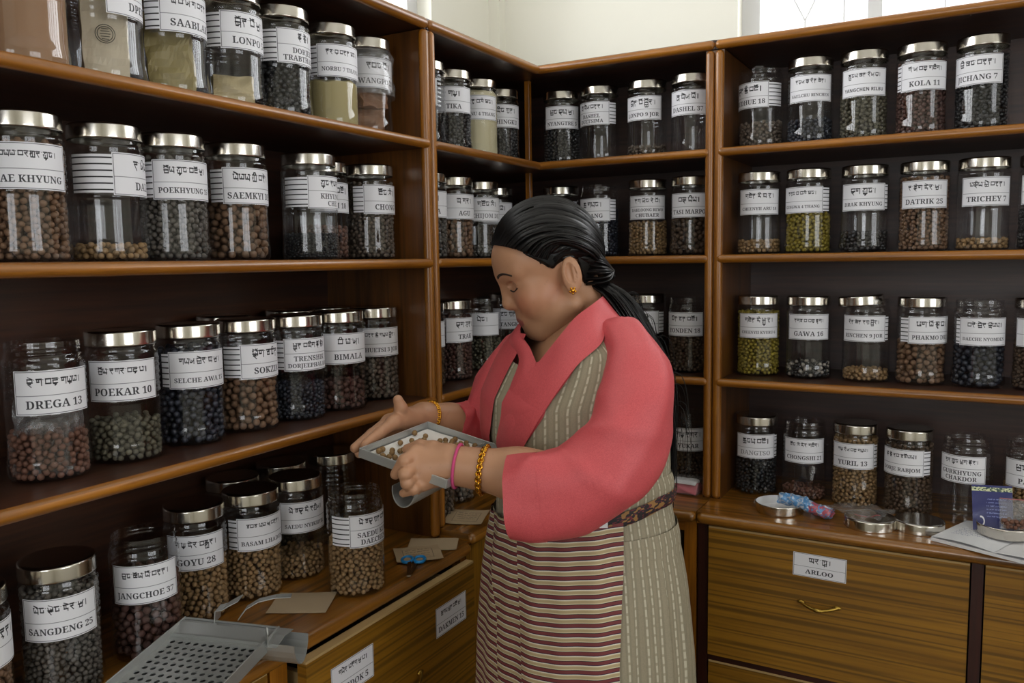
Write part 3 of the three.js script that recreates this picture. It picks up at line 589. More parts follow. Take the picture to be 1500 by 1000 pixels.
{ // clear wrapper pulled over one jar
  const pts = []; for (let i = 0; i <= 14; i++) { const t = i / 14; pts.push([0.0518 + 0.0015 * Math.sin(t * 9) + (t < 0.12 ? 0.003 * (1 - t / 0.12) : 0) - (t > 0.85 ? (t - 0.85) * 0.03 : 0), 0.078 + t * 0.086]); }
  const g = lp(pts), p = g.attributes.position;
  for (let i = 0; i < p.count; i++) { const a = Math.atan2(p.getZ(i), p.getX(i)), k = 1.03 + 0.03 * n3(a * 4, p.getY(i) * 90, 1) + 0.015 * n3(a * 9, p.getY(i) * 40, 5); p.setX(i, p.getX(i) * k); p.setZ(i, p.getZ(i) * k); }
  g.computeVertexNormals(); g.translate(-0.09, S[1], 0.557);
  tag(mesh('plastic_wrapper', g, M.bag), 'crumpled clear plastic wrapper pulled over the last jar of the top shelf', 'wrapper');
}
{ // clear bag holding the pills of the open jar
  const g = crumple(0.07, 0.1, 0.06, 0.004, 9).translate(0, 0.05, 0);
  const m = mesh('plastic_bag', g, M.bag); m.position.set(-0.10, S[3] + 0.008, 1.231); m.rotation.y = 0.6; tag(m, 'clear plastic bag inside the open jar of reddish pills, third shelf', 'bag');
}

// ================= things on the worktops =================
function lidOnTable(x, z, y, label, flip, r = 1) {
  const g = thing('steel_dish', label, 'lid', [x, y, z], rr(0, 6), 'loose steel jar lids');
  const out = lp(lidPts.map(([a, b]) => [a * r, b - 0.1656])), m = mesh('cap', out, M.steel, g);
  const inn = lp([[0.0001, 0.0196], [0.0455 * r, 0.0196], [0.0466 * r, 0.0185], [0.0466 * r, 0.0005]]); const l = mesh('liner', inn, flip === 'white' ? M.white : M.steelIn, g);
  if (flip) { for (const q of [m, l]) { q.rotation.x = Math.PI; q.position.y = 0.0212; } }
  return g;
}
lidOnTable(0.606, 0.03, CB, 'upturned steel lid with white liner, holding a blue wrapper', 'white', 1.08);
lidOnTable(0.793, 0.052, CB, 'loose steel jar lid under an empty zip bag', false, 1.06);
lidOnTable(0.884, 0.030, CB, 'loose steel jar lid beside the open notebook', false, 1.0);
function cloth(nx, nz, w, d, fn) {     // a thin bent sheet with two faces
  const g = new THREE.PlaneGeometry(w, d, nx, nz).rotateX(-Math.PI / 2), p = g.attributes.position;
  for (let i = 0; i < p.count; i++) { const q = fn(p.getX(i), p.getZ(i)); p.setXYZ(i, q[0], q[1], q[2]); }
  g.computeVertexNormals(); return g;
}
{ // twisted sweet-wrapper like plastic, blue and red print
  const tx = tex(256, 128, (u, v) => { const a = vnoise(u * 40, v * 30, 40, 30), b = vnoise(u * 9, v * 9, 9, 9); const blue = [96, 152, 205], wht = [196, 206, 222], red = [190, 96, 112]; let c = a > 0.5 ? wht : blue; if (u > 0.62 && a > 0.35 && b > 0.4) c = red; return c; });
  const pts = [[0.605, 0.918, 0.022], [0.64, 0.921, 0.03], [0.68, 0.91, 0.045], [0.718, 0.902, 0.05]], g = tube(pts, 0.016, 14, 40), p = g.attributes.position;
  for (let i = 0; i < p.count; i++) { const x = p.getX(i), y = p.getY(i), z = p.getZ(i); p.setXYZ(i, x + 0.003 * n3(y * 190, z * 160, x * 60), (y - 0.912) * 0.75 + 0.9115 + 0.003 * n3(x * 150, z * 170, 1), z + 0.003 * n3(x * 160, y * 200, 3)); }
  g.computeVertexNormals();
  tag(mesh('plastic_wrapper', g, phy({ map: tx, roughness: 0.3, clearcoat: 0.6 })), 'crumpled blue and red printed plastic wrapper on the white-lined lid', 'wrapper');
}
{ // empty zip bag with a red seal line
  const f = (x, z) => [x + 0.004 * n3(z * 60, x * 40, 2), 0.9145 + 0.007 * Math.abs(n3(x * 50, z * 45, 4)) - Math.max(0, -x - 0.03) * 0.28, z + 0.003 * n3(x * 60, z * 50, 7)];
  const g = thing('zip_bag', 'empty clear zip bag with a red seal line across a lid', 'bag', [0.765, 0, 0.035], -0.35);
  mesh('film', cloth(24, 16, 0.13, 0.085, f), M.bag, g);
  mesh('seal_strip', cloth(24, 1, 0.12, 0.0022, (x, z) => { const q = f(x * 0.35 + 0.04, z + 0.03 - x * 0.2); return [q[0], q[1] + 0.001, q[2]]; }), std({ color: 0xb84848, roughness: 0.5 }), g);
}
{ // open notebook
  const g = thing('notebook', 'open white notebook with faint handwriting lying at the worktop edge', 'notebook', [1.045, CB, 0.06], -0.4);
  const ink = tex(512, 512, (u, v) => { const row = Math.floor(v * 14), a = v * 14 - row; let k = 0; if (row > 3 && row < 9 && u > 0.15 && u < 0.2 + 0.6 * hash(row, 3)) { const w = 0.5 + 0.28 * Math.sin(u * 120 + row * 5) * Math.sin(u * 47 + row); k = Math.abs(a - w) < 0.09 ? 0.55 : 0; } return mix3([226, 227, 230], [90, 95, 140], k); });
  const page = (s) => cloth(16, 8, 0.115, 0.155, (x, z) => [x + s * 0.0585, 0.008 + 0.004 * Math.sin((x * s / 0.115 + 0.5) * 3.0), z]);
  mesh('page_block', box(-0.116, 0.0, 0.0008, 0.007, -0.078, 0.078, 'x'), M.white, g); mesh('page_block', box(0.0, 0.116, 0.0008, 0.0062, -0.078, 0.078, 'x'), M.white, g);
  mesh('written_page', page(-1), std({ map: ink, roughness: 0.8 }), g); mesh('page', page(1), M.white, g);
  g.position.z = 0.07;
}
{ // shallow dish lid with packets
  const g = lidOnTable(1.035, 0.03, CB + 0.0138, 'upturned steel lid on the notebook holding a navy sachet', true, 1.06);
  const nv = tex(256, 256, (u, v) => { let c = [26, 34, 104]; if (v > 0.86 && v < 0.95) c = vnoise(u * 30, v * 60, 30, 60) > 0.45 ? [206, 212, 170] : [40, 70, 60]; if (v < 0.75 && v > 0.3 && u > 0.35 && u < 0.85 && Math.floor(v * 40) % 3 === 0 && vnoise(u * 60, v * 40, 60, 40) > 0.4) c = [120, 132, 190]; const q = Math.hypot((u - 0.2) * 1.2, v - 0.2); if (q > 0.08 && q < 0.12 && u > 0.18) c = [235, 236, 240]; return c; });
  const sachet = cloth(10, 12, 0.07, 0.09, (x, z) => [x, 0.0015 * n3(x * 60, z * 50, 1), z]); const sm = mesh('sachet', sachet, phy({ map: nv, roughness: 0.3, clearcoat: 0.5 })); sm.position.set(1.012, CB + 0.058, 0.016); sm.rotation.set(1.15, 0.15, 0.12, 'YXZ'); tag(sm, 'navy blue printed foil sachet leaning in the steel lid', 'sachet');
  const zb = thing('zip_bag', 'small clear zip bag of brown pills lying in the steel lid', 'bag', [1.05, CB + 0.034, 0.05], 0.1);
  mesh('film', crumple(0.05, 0.062, 0.022, 0.0015, 6).translate(0, 0.024, 0).rotateX(-0.55), M.bag, zb);
  mesh('seal_strip', new THREE.BoxGeometry(0.05, 0.0015, 0.001).translate(0, 0.05, -0.02), std({ color: 0xb06a6a, roughness: 0.5 }), zb);
  const L = []; for (let i = 0; i < 46; i++) L.push([rr(-0.021, 0.021), 0.005 + Math.floor(i / 16) * 0.006 + rr(0, 0.002), rr(-0.006, 0.009)]);
  const im = shadow(new THREE.InstancedMesh(PG, pillMat(C.red, 0), L.length)); L.forEach((q, i) => im.setMatrixAt(i, new THREE.Matrix4().compose(V(...q), new THREE.Quaternion(), V(0.0042, 0.0042, 0.0042)))); im.name = numbered('pills'); im.position.set(1.05, CB + 0.03, 0.052); im.userData = { label: 'reddish brown pills inside the small zip bag', category: 'pills', kind: 'stuff' }; scene.add(im);
}
{ // clear box with pink packets under the YUKAR jar
  const g = thing('plastic_box', 'small clear plastic box of pink sachets in the corner unit', 'box', [0.372, CB, -0.02]);
  mesh('box_wall', new RoundedBoxGeometry(0.085, 0.036, 0.06, 2, 0.006).translate(0, 0.019, 0), M.bag, g);
  mesh('pink_sachet', crumple(0.074, 0.022, 0.05, 0.003, 2).translate(0, 0.015, 0), std({ color: 0xd86a78, roughness: 0.6 }), g);
  mesh('white_sachet', crumple(0.07, 0.008, 0.045, 0.003, 8).translate(0, 0.03, 0), M.white, g);
}
// paper envelopes, scissors
function sheet(name, label, cat, w, d, x, z, y, turn, mat, lift, s) { const m = mesh(name, cloth(12, 12, w, d, (a, b) => [a, 0.0012 + lift * Math.max(0, n3(a * 30 + s, b * 30, s)) + lift * 0.6 * Math.pow(Math.abs(a) / w * 2, 3), b]), mat); m.position.set(x, y, z); m.rotation.y = turn; return tag(m, label, cat, 'brown paper envelopes'); }
const printTex = tex(512, 512, (u, v) => { let k = 0; const e = Math.min(u - 0.18, 0.82 - u, v - 0.2, 0.8 - v); if (Math.abs(e) < 0.008) k = 0.5; if (e > 0.06 && Math.floor(v * 26) % 3 === 0 && vnoise(u * 50, v * 26, 50, 26) > 0.42) k = 0.45; return mix3([176, 152, 120], [74, 62, 50], k); });
sheet('envelope', 'brown paper envelope lying under the open jar on left worktop', 'envelope', 0.1, 0.085, -0.012, 0.868, CA, 0.5, M.paper, 0.001, 1);
sheet('envelope', 'brown envelope with a printed frame, beside the blue scissors', 'envelope', 0.09, 0.08, 0.03, 0.592, CA + 0.003, 0.75, std({ map: printTex, roughness: 0.85 }), 0.0025, 3);
sheet('envelope', 'plain brown envelope under the printed one', 'envelope', 0.1, 0.07, 0.02, 0.525, CA, 0.5, M.paper, 0.001, 5);
sheet('envelope', 'pale envelope lying nearest the corner behind the tray', 'envelope', 0.085, 0.1, 0.012, 0.385, CB + 0.001, 0.35, std({ map: printTex, color: 0xffffff, roughness: 0.85 }), 0.003, 8);
{ // scissors with blue loops
  const g = thing('scissors', 'small scissors with blue plastic handles on the left worktop', 'scissors', [0.052, CA + 0.005, 0.64], 2.1);
  for (const s of [-1, 1]) { mesh('handle', new THREE.TorusGeometry(0.012, 0.0032, 8, 24).rotateX(Math.PI / 2).scale(1.25, 1, 0.85).translate(0.02, 0, s * 0.012), M.blue, g); mesh('blade', new THREE.BoxGeometry(0.07, 0.0015, 0.007).rotateY(s * 0.1).translate(-0.03, s * 0.001, -s * 0.003), M.steel, g); }
}
// ================= pill-counting trays =================
function bent(pts, w, t = 0.0012) {           // sheet strip: profile pts in the xy plane, width w along z, thickness t
  const n = pts.length, nor = pts.map((_, i) => { const a = pts[Math.max(0, i - 1)], b = pts[Math.min(n - 1, i + 1)], L = Math.hypot(b[0] - a[0], b[1] - a[1]); return [-(b[1] - a[1]) / L, (b[0] - a[0]) / L]; });
  const s = new THREE.Shape([...pts.map((q, i) => [q[0] + nor[i][0] * t / 2, q[1] + nor[i][1] * t / 2]), ...pts.map((q, i) => [q[0] - nor[i][0] * t / 2, q[1] - nor[i][1] * t / 2]).reverse()].map((q) => new THREE.Vector2(...q)));
  return new THREE.ExtrudeGeometry(s, { depth: w, bevelEnabled: false }).translate(0, 0, -w / 2);
}
{
  const g = thing('counting_tray', 'grey metal pill-counting tray with rows of holes on left worktop', 'tray', [0.03, 0.902, 1.054], 0.265);
  const W = 0.155, L = 0.25; g.rotation.x = 0; 
  const inner = new THREE.Group(); 
  const sh = new THREE.Shape([[-W / 2, 0.038], [W / 2, 0.038], [W / 2, L], [-W / 2, L]].map((q) => new THREE.Vector2(...q)));
  for (let i = 0; i < 11; i++) for (let j = 0; j < 15; j++) { const x = -W / 2 + 0.014 + i * 0.0127 + (j % 2 ? 0.0032 : -0.0032) * 0.5, z = 0.05 + j * 0.0128; const h = new THREE.Path(); h.absellipse(x, z, 0.0039, 0.0039, 0, 6.2832, true); sh.holes.push(h); }
  const slope = (q) => { q.rotateX(0.1); return q; };
  mesh('perforated_plate', slope(new THREE.ExtrudeGeometry(sh, { depth: 0.0012, bevelEnabled: false, curveSegments: 6 }).rotateX(Math.PI / 2).translate(0, 0.016, 0)), M.alu, g);
  mesh('bottom_plate', slope(new THREE.BoxGeometry(W, 0.001, L - 0.038).translate(0, 0.0085, (L + 0.038) / 2)), std({ color: 0x7c7e7e, metalness: 0.6, roughness: 0.55 }), g);
  for (const s of [-1, 1]) mesh('side_wall', slope(new RoundedBoxGeometry(0.0025, 0.02, L, 2, 0.001).translate(s * W / 2, 0.017, L / 2)), M.alu, g);
  mesh('end_rail', slope(new RoundedBoxGeometry(W, 0.008, 0.004, 2, 0.001).translate(0, 0.022, 0.002)), M.alu, g);
  mesh('sloped_lip', slope(bent([[0.006, 0.024], [0.014, 0.026], [0.03, 0.0185], [0.04, 0.0165]], W).rotateY(-Math.PI / 2)), M.alu, g);
  // trough across the end, opening in a spout at the right
  const tr = []; for (let i = 0; i <= 10; i++) { const a = Math.PI + i / 10 * Math.PI; tr.push([0.022 + 0.02 * Math.cos(a), 0.012 + 0.034 * Math.sin(a)]); }
  mesh('trough', bent(tr, W + 0.045).rotateY(Math.PI / 2).translate(0.022, 0.006, 0.042), M.alu, g);
  mesh('spout_cover', bent([[-0.004, 0.026], [0.02, 0.028], [0.045, 0.02]], 0.03).rotateY(-Math.PI / 2).translate(W / 2 + 0.004, -0.006, 0.0), M.alu, g);
  mesh('corner_ear', new THREE.ExtrudeGeometry(new THREE.Shape([[0, 0], [0.004, 0.022], [0.014, 0.03], [0.02, 0.022], [0.016, 0]].map((q) => new THREE.Vector2(...q))), { depth: 0.0015, bevelEnabled: false }).rotateY(-0.9).translate(W / 2 - 0.004, 0.012, 0.03), M.alu, g);
  const lever = mesh('lever', bent([[-0.03, 0.0], [-0.028, 0.018], [-0.018, 0.02], [-0.006, 0.027], [0.006, 0.033]], 0.026), M.alu, g); lever.position.set(0.0, 0.022, -0.012); lever.rotation.y = 0.25;
  const tg = mesh('tongue', bent([[0.0, 0.0], [0.012, 0.016], [0.03, 0.026], [0.055, 0.031], [0.078, 0.031]], 0.014), M.alu, g); tg.position.set(0.0, 0.022, -0.016); tg.rotation.y = 0.35;
  const pl = mesh('paper_slip', new THREE.BoxGeometry(0.07, 0.0006, 0.06).rotateX(0.1), M.white, g); pl.position.set(-0.03, -0.002, 0.225);
}
const trayM = new THREE.Matrix4().makeBasis(V(0.976, -0.21, -0.056).normalize(), V(0.2112, 0.977, 0.0168).normalize(), V(0.05, -0.028, 0.998).normalize()).setPosition(0.293, 1.1805, 0.897);
{
  const g = thing('counting_tray', 'grey metal tray of brown pills held in the woman\'s hands', 'tray', [0, 0, 0]);
  trayM.decompose(g.position, g.quaternion, g.scale); g.scale.set(1, 1, 1);
  const a = 0.0715, b = 0.089, h = 0.0135;
  mesh('floor_plate', new THREE.BoxGeometry(2 * a, 0.0012, 2 * b).translate(0, -0.0126, 0), M.alu, g);
  for (const s of [-1, 1]) { mesh('side_wall', new RoundedBoxGeometry(0.002, h, 2 * b, 2, 0.0008).translate(s * a, -0.0066, 0), M.alu, g); mesh('end_wall', new RoundedBoxGeometry(2 * a, h, 0.002, 2, 0.0008).translate(0, -0.0066, s * b), M.alu, g); }
  mesh('divider', new RoundedBoxGeometry(0.0016, 0.01, 2 * b - 0.002, 2, 0.0006).translate(0.033, -0.008, 0), M.alu, g);
  const tr = []; for (let i = 0; i <= 12; i++) { const t = Math.PI + i / 12 * Math.PI; tr.push([0.0165 * Math.cos(t), 0.02 * Math.sin(t)]); }
  mesh('chute', bent(tr, 0.17).scale(1.1, 1.25, 1).translate(0.014, -0.031, 0.014), M.alu, g);
  const wr = tex(256, 256, (u, v) => { let k = 0; for (const [y, a0, a1, f] of [[0.35, 0.2, 0.85, 31], [0.62, 0.15, 0.8, 23]]) if (u > a0 && u < a1) { const w = y + 0.05 * Math.sin(u * f * 2) + 0.03 * Math.sin(u * f * 5.3); if (Math.abs(v - w) < 0.012) k = 0.85; } return mix3([228, 226, 220], [40, 36, 36], k); });
  mesh('paper', cloth(8, 8, 0.098, 0.17, (x, z) => [x - 0.0195, -0.0108 + 0.001 * Math.abs(n3(x * 40, z * 40, 1)), z]), std({ map: wr, roughness: 0.85 }), g);
  // single pills lying on the paper
  const spots = []; let guard = 0;
  while (spots.length < 64 && guard++ < 9000) { const k = spots.length < 40, x = k ? rr(-0.02, 0.028) : rr(-0.066, 0.0), z = k ? rr(-0.075, 0.02) : rr(-0.05, 0.082); if (spots.every((q) => Math.hypot(q[0] - x, q[1] - z) > 0.0078)) spots.push([x, z]); }
  const one = new THREE.Mesh(PG, pillMat(0x86683f, 0)); one.scale.setScalar(0.0039); shadow(one);
  for (const [x, z] of spots) { const m = one.clone(); m.name = numbered('pill'); m.position.copy(V(x, -0.0058, z).applyMatrix4(trayM)); m.scale.setScalar(0.0042 * rr(0.94, 1.05)); scene.add(m); tag(m, 'round brown pill lying loose on the white paper in the held tray', 'pill', 'loose pills on the held tray'); }
}

// ================= the woman =================
function nets(min, max, h, f) {               // naive surface nets
  const n = [0, 1, 2].map((i) => Math.ceil((max[i] - min[i]) / h) + 1), id = (i, j, k) => (k * n[1] + j) * n[0] + i, v = new Float32Array(n[0] * n[1] * n[2]);
  for (let k = 0; k < n[2]; k++) for (let j = 0; j < n[1]; j++) for (let i = 0; i < n[0]; i++) v[id(i, j, k)] = f(min[0] + i * h, min[1] + j * h, min[2] + k * h);
  const pos = [], idx = [], vid = new Int32Array(v.length).fill(-1), E = [[0, 1], [2, 3], [4, 5], [6, 7], [0, 2], [1, 3], [4, 6], [5, 7], [0, 4], [1, 5], [2, 6], [3, 7]];
  for (let k = 0; k < n[2] - 1; k++) for (let j = 0; j < n[1] - 1; j++) for (let i = 0; i < n[0] - 1; i++) {
    const c = []; let m = 0; for (let q = 0; q < 8; q++) { c[q] = v[id(i + (q & 1), j + ((q >> 1) & 1), k + (q >> 2))]; if (c[q] < 0) m |= 1 << q; }
    if (m === 0 || m === 255) continue;
    let x = 0, y = 0, z = 0, w = 0;
    for (const [a, b] of E) if ((c[a] < 0) !== (c[b] < 0)) { const t = c[a] / (c[a] - c[b]); x += lerp(a & 1, b & 1, t); y += lerp((a >> 1) & 1, (b >> 1) & 1, t); z += lerp(a >> 2, b >> 2, t); w++; }
    vid[id(i, j, k)] = pos.length / 3; pos.push(min[0] + (i + x / w) * h, min[1] + (j + y / w) * h, min[2] + (k + z / w) * h);
  }
  const quad = (a, b, c, d, flip) => { if (a < 0 || b < 0 || c < 0 || d < 0) return; flip ? idx.push(a, c, b, a, d, c) : idx.push(a, b, c, a, c, d); };
  for (let k = 1; k < n[2] - 1; k++) for (let j = 1; j < n[1] - 1; j++) for (let i = 1; i < n[0] - 1; i++) {
    const s = v[id(i, j, k)] < 0;
    if (s !== v[id(i + 1, j, k)] < 0) quad(vid[id(i, j - 1, k - 1)], vid[id(i, j, k - 1)], vid[id(i, j, k)], vid[id(i, j - 1, k)], !s);
    if (s !== v[id(i, j + 1, k)] < 0) quad(vid[id(i - 1, j, k - 1)], vid[id(i - 1, j, k)], vid[id(i, j, k)], vid[id(i, j, k - 1)], !s);
    if (s !== v[id(i, j, k + 1)] < 0) quad(vid[id(i - 1, j - 1, k)], vid[id(i, j - 1, k)], vid[id(i, j, k)], vid[id(i - 1, j, k)], !s);
  }
  const g = new THREE.BufferGeometry(); g.setAttribute('position', new THREE.Float32BufferAttribute(pos, 3)); g.setIndex(idx);
  const e = h * 0.4, nr = []; for (let q = 0; q < pos.length; q += 3) { const [x, y, z] = [pos[q], pos[q + 1], pos[q + 2]], a = f(x + e, y, z) - f(x - e, y, z), b = f(x, y + e, z) - f(x, y - e, z), c = f(x, y, z + e) - f(x, y, z - e), L = Math.hypot(a, b, c) || 1; nr.push(a / L, b / L, c / L); }
  g.setAttribute('normal', new THREE.Float32BufferAttribute(nr, 3));
  return g;
}
const smin = (a, b, k) => { const h = Math.max(k - Math.abs(a - b), 0) / k; return Math.min(a, b) - h * h * k * 0.25; };
const sdE = (x, y, z, c, r) => { const a = (x - c[0]) / r[0], b = (y - c[1]) / r[1], d = (z - c[2]) / r[2], k0 = Math.hypot(a, b, d), k1 = Math.hypot(a / r[0], b / r[1], d / r[2]); return k1 < 1e-9 ? -Math.min(...r) : k0 * (k0 - 1) / k1; };
const sdC = (x, y, z, a, b, ra, rb) => { const bx = b[0] - a[0], by = b[1] - a[1], bz = b[2] - a[2], px = x - a[0], py = y - a[1], pz = z - a[2], t = Math.max(0, Math.min(1, (px * bx + py * by + pz * bz) / (bx * bx + by * by + bz * bz + 1e-12))); return Math.hypot(px - bx * t, py - by * t, pz - bz * t) - lerp(ra, rb, t); };
function paint(g, fn) { const p = g.attributes.position, c = new Float32Array(p.count * 3), q = new THREE.Color(); for (let i = 0; i < p.count; i++) { const k = fn(p.getX(i), p.getY(i), p.getZ(i)); q.setRGB(k[0] / 255, k[1] / 255, k[2] / 255, THREE.SRGBColorSpace); c.set([q.r, q.g, q.b], i * 3); } g.setAttribute('color', new THREE.BufferAttribute(c, 3)); return g; }
const SKIN = [182, 135, 103];
const W0 = V(0.43, 0, 0.69);                      // where she stands
const woman = thing('person', 'woman in pink blouse, grey striped dress and banded apron holding a tray', 'person', [W0.x, 0, W0.z]);
const loc = (q) => [q[0] - W0.x, q[1], q[2] - W0.z];
const toLocal = (g) => g.translate(-W0.x, 0, -W0.z);
// --- head: own axes (x her left, y up, z forward), then set on the neck
const headM = new THREE.Matrix4().makeBasis(V(0.621, 0, 0.783).normalize(), V(-0.274, 0.937, 0.218).normalize(), V(-0.734, -0.35, 0.582).normalize()).scale(V(0.954, 0.954, 0.954)).setPosition(0.3985, 1.43, 0.6937);
function headSDF(x0, y, z) {
  const x = Math.abs(x0);
  let d = sdE(x, y, z, [0, 0.036, 0.014], [0.07, 0.078, 0.08]);                       // cranium
  d = smin(d, sdE(x, y, z, [0, 0.045, 0.06], [0.056, 0.046, 0.0425]), 0.02);          // forehead
  d = smin(d, sdE(x, y, z, [0, -0.028, 0.048], [0.057, 0.058, 0.046]), 0.024);        // mid face
  d = smin(d, sdE(x, y, z, [0.037, -0.018, 0.062], [0.025, 0.026, 0.026]), 0.02);     // cheek
  d = smin(d, sdC(x, y, z, [0, -0.071, 0.074], [0.012, -0.07, 0.071], 0.0185, 0.017), 0.018);   // chin
  d = smin(d, sdC(x, y, z, [0.018, -0.07, 0.062], [0.05, -0.048, 0.012], 0.017, 0.018), 0.022); // jaw
  d = smin(d, sdC(x0, y, z, [0, -0.04, -0.012], [0.004, -0.14, -0.012], 0.043, 0.047), 0.022);          // neck
  d = smin(d, sdC(x, y, z, [0.008, 0.033, 0.0925], [0.042, 0.031, 0.074], 0.0085, 0.009), 0.012);  // brow
  d = smin(d, sdC(x, y, z, [0, 0.026, 0.0945], [0, -0.013, 0.1005], 0.0068, 0.0092), 0.012);       // nose bridge
  d = smin(d, sdE(x, y, z, [0, -0.0165, 0.0985], [0.0115, 0.0095, 0.0115]), 0.008);                // nose tip
  d = smin(d, sdE(x, y, z, [0.0125, -0.021, 0.0905], [0.0075, 0.0072, 0.0095]), 0.006);            // wings
  d = smin(d, sdE(x, y, z, [0, -0.045, 0.083], [0.024, 0.013, 0.0125]), 0.012);                    // mouth mound
  d = Math.max(d, -sdE(x, y, z, [0.032, 0.0125, 0.094], [0.0165, 0.0095, 0.0125]) * 0.9 - 0.0005); // eye socket
  d = smin(d, sdE(x, y, z, [0.031, 0.0105, 0.0735], [0.0155, 0.0118, 0.0128]), 0.004);             // lid over the eyeball
  d = smin(d, sdE(x, y, z, [0, -0.0465, 0.0915], [0.0195, 0.0042, 0.0062]), 0.003);                // lips
  d = smin(d, sdE(x, y, z, [0, -0.0535, 0.0895], [0.0165, 0.0048, 0.0066]), 0.003);
  d = Math.max(d, -(sdE(x, y, z, [0, -0.05, 0.0985], [0.021, 0.0008, 0.0045])));                   // line between the lips
  d = Math.max(d, -sdE(x, y, z, [0.0065, -0.0265, 0.0985], [0.003, 0.0022, 0.005]));                 // nostril
  // ear
  let e = sdE(x, y + z * 0.35, z, [0.0735, -0.002, 0.001], [0.007, 0.0285, 0.0165]);
  e = Math.max(e, -sdE(x, y + z * 0.35, z, [0.0805, 0.002, 0.003], [0.006, 0.018, 0.0095]));
  e = smin(e, sdC(x, y + z * 0.35, z, [0.0762, 0.012, -0.004], [0.0762, -0.012, 0.0], 0.0026, 0.0024), 0.003);
  e = smin(e, sdE(x, y, z, [0.0735, -0.024, 0.0075], [0.005, 0.0085, 0.0075]), 0.004);
  return smin(d, e, 0.005);
}
const headG = paint(nets([-0.09, -0.16, -0.11], [0.09, 0.125, 0.125], 0.0021, headSDF), (x, y, z) => {
  const lip = sdE(x, y, z, [0, -0.05, 0.094], [0.02, 0.0082, 0.008]) < 0.001 && z > 0.084;
  const blush = Math.exp(-(Math.pow((Math.abs(x) - 0.045) / 0.02, 2) + Math.pow((y + 0.018) / 0.02, 2))) * (z > 0.02 ? 1 : 0);
  const fr = vnoise(x * 260 + 50, y * 260 + z * 190 + 50, 9999, 9999) > 0.93 ? 0.93 : 1;
  return lip ? [148, 84, 76] : [(SKIN[0] + blush * 4) * fr, (SKIN[1] - blush * 12) * fr, (SKIN[2] - blush * 10) * fr];
}).applyMatrix4(headM);
// --- forearms and hands
const HL = { wr: [0.356, 1.1737, 0.9488], f: [[[0.3126, 1.1917, 0.9743], [0.3131, 1.1868, 1.0015], [0.2991, 1.1672, 1.0036]], [[0.3147, 1.1778, 0.9831], [0.3196, 1.1715, 1.0099], [0.311, 1.1476, 0.9886]], [[0.3168, 1.164, 0.9835], [0.3212, 1.1593, 1.008], [0.3159, 1.1403, 0.9832]], [[0.3243, 1.1521, 0.9771], [0.3259, 1.1494, 0.9996], [0.3094, 1.142, 1.0005]]], th: [[0.345, 1.184, 0.948], [0.325, 1.194, 0.951], [0.306, 1.196, 0.956], [0.288, 1.191, 0.96]], el: [[0.5417, 1.1552, 0.8749], [0.4414, 1.1633, 0.919]] };
const HR = { wr: [0.1846, 1.1935, 0.7698], f: [[[0.1997, 1.2068, 0.8751], [0.2024, 1.1975, 0.9138], [0.2023, 1.1868, 0.9474]], [[0.181, 1.2041, 0.8629], [0.1807, 1.1917, 0.9048], [0.183, 1.1798, 0.9475]], [[0.1696, 1.1921, 0.8557], [0.1665, 1.1765, 0.888], [0.1692, 1.1649, 0.9224]], [[0.1675, 1.1815, 0.8465], [0.1711, 1.1688, 0.869], [0.173, 1.1602, 0.8885]]], th: [[0.1897, 1.2007, 0.8089], [0.1959, 1.2134, 0.8421], [0.2002, 1.2272, 0.8578], [0.1993, 1.2395, 0.8629]], el: [[0.2195, 1.1514, 0.6649], [0.1995, 1.1742, 0.7197]] };
function handSDF(H) {
  return (x, y, z) => {
    let d = sdC(x, y, z, H.el[0], H.el[1], 0.038, 0.033); d = smin(d, sdC(x, y, z, H.el[1], H.wr, 0.033, 0.0265), 0.02);
    H.f.forEach((f, i) => { const w = [lerp(H.wr[0], f[0][0], 0.12), lerp(H.wr[1], f[0][1], 0.12), lerp(H.wr[2], f[0][2], 0.12)]; d = smin(d, sdC(x, y, z, w, f[0], 0.0175, 0.0115), 0.014); });
    let t = sdC(x, y, z, H.wr, H.th[0], 0.018, 0.0145); t = smin(t, sdC(x, y, z, H.th[0], H.th[1], 0.0145, 0.0108), 0.008); t = smin(t, sdC(x, y, z, H.th[1], H.th[2], 0.0105, 0.0095), 0.005); t = smin(t, sdC(x, y, z, H.th[2], H.th[3], 0.0095, 0.0078), 0.004);
    d = smin(d, t, 0.01);
    let fs = 1; H.f.forEach((f, i) => { const r = [0.0088, 0.009, 0.0086, 0.0076][i]; let q = sdC(x, y, z, f[0], f[1], r + 0.0012, r); q = smin(q, sdC(x, y, z, f[1], f[2], r, r - 0.0016), 0.003); fs = Math.min(fs, q); });
    return smin(d, fs, 0.006);
  };
}
function bounds(H) { const P = [H.wr, ...H.f.flat(), ...H.th, ...H.el], lo = [9, 9, 9], hi = [-9, -9, -9]; for (const q of P) for (let i = 0; i < 3; i++) { lo[i] = Math.min(lo[i], q[i] - 0.045); hi[i] = Math.max(hi[i], q[i] + 0.045); } return [lo, hi]; }
const handG = [HL, HR].map((H) => { const [lo, hi] = bounds(H); return paint(nets(lo, hi, 0.0026, handSDF(H)), (x, y, z) => { const f = vnoise(x * 300 + 900, y * 300 + z * 250 + 900, 9999, 9999) > 0.95 ? 0.95 : 1; return SKIN.map((k) => k * f); }); });
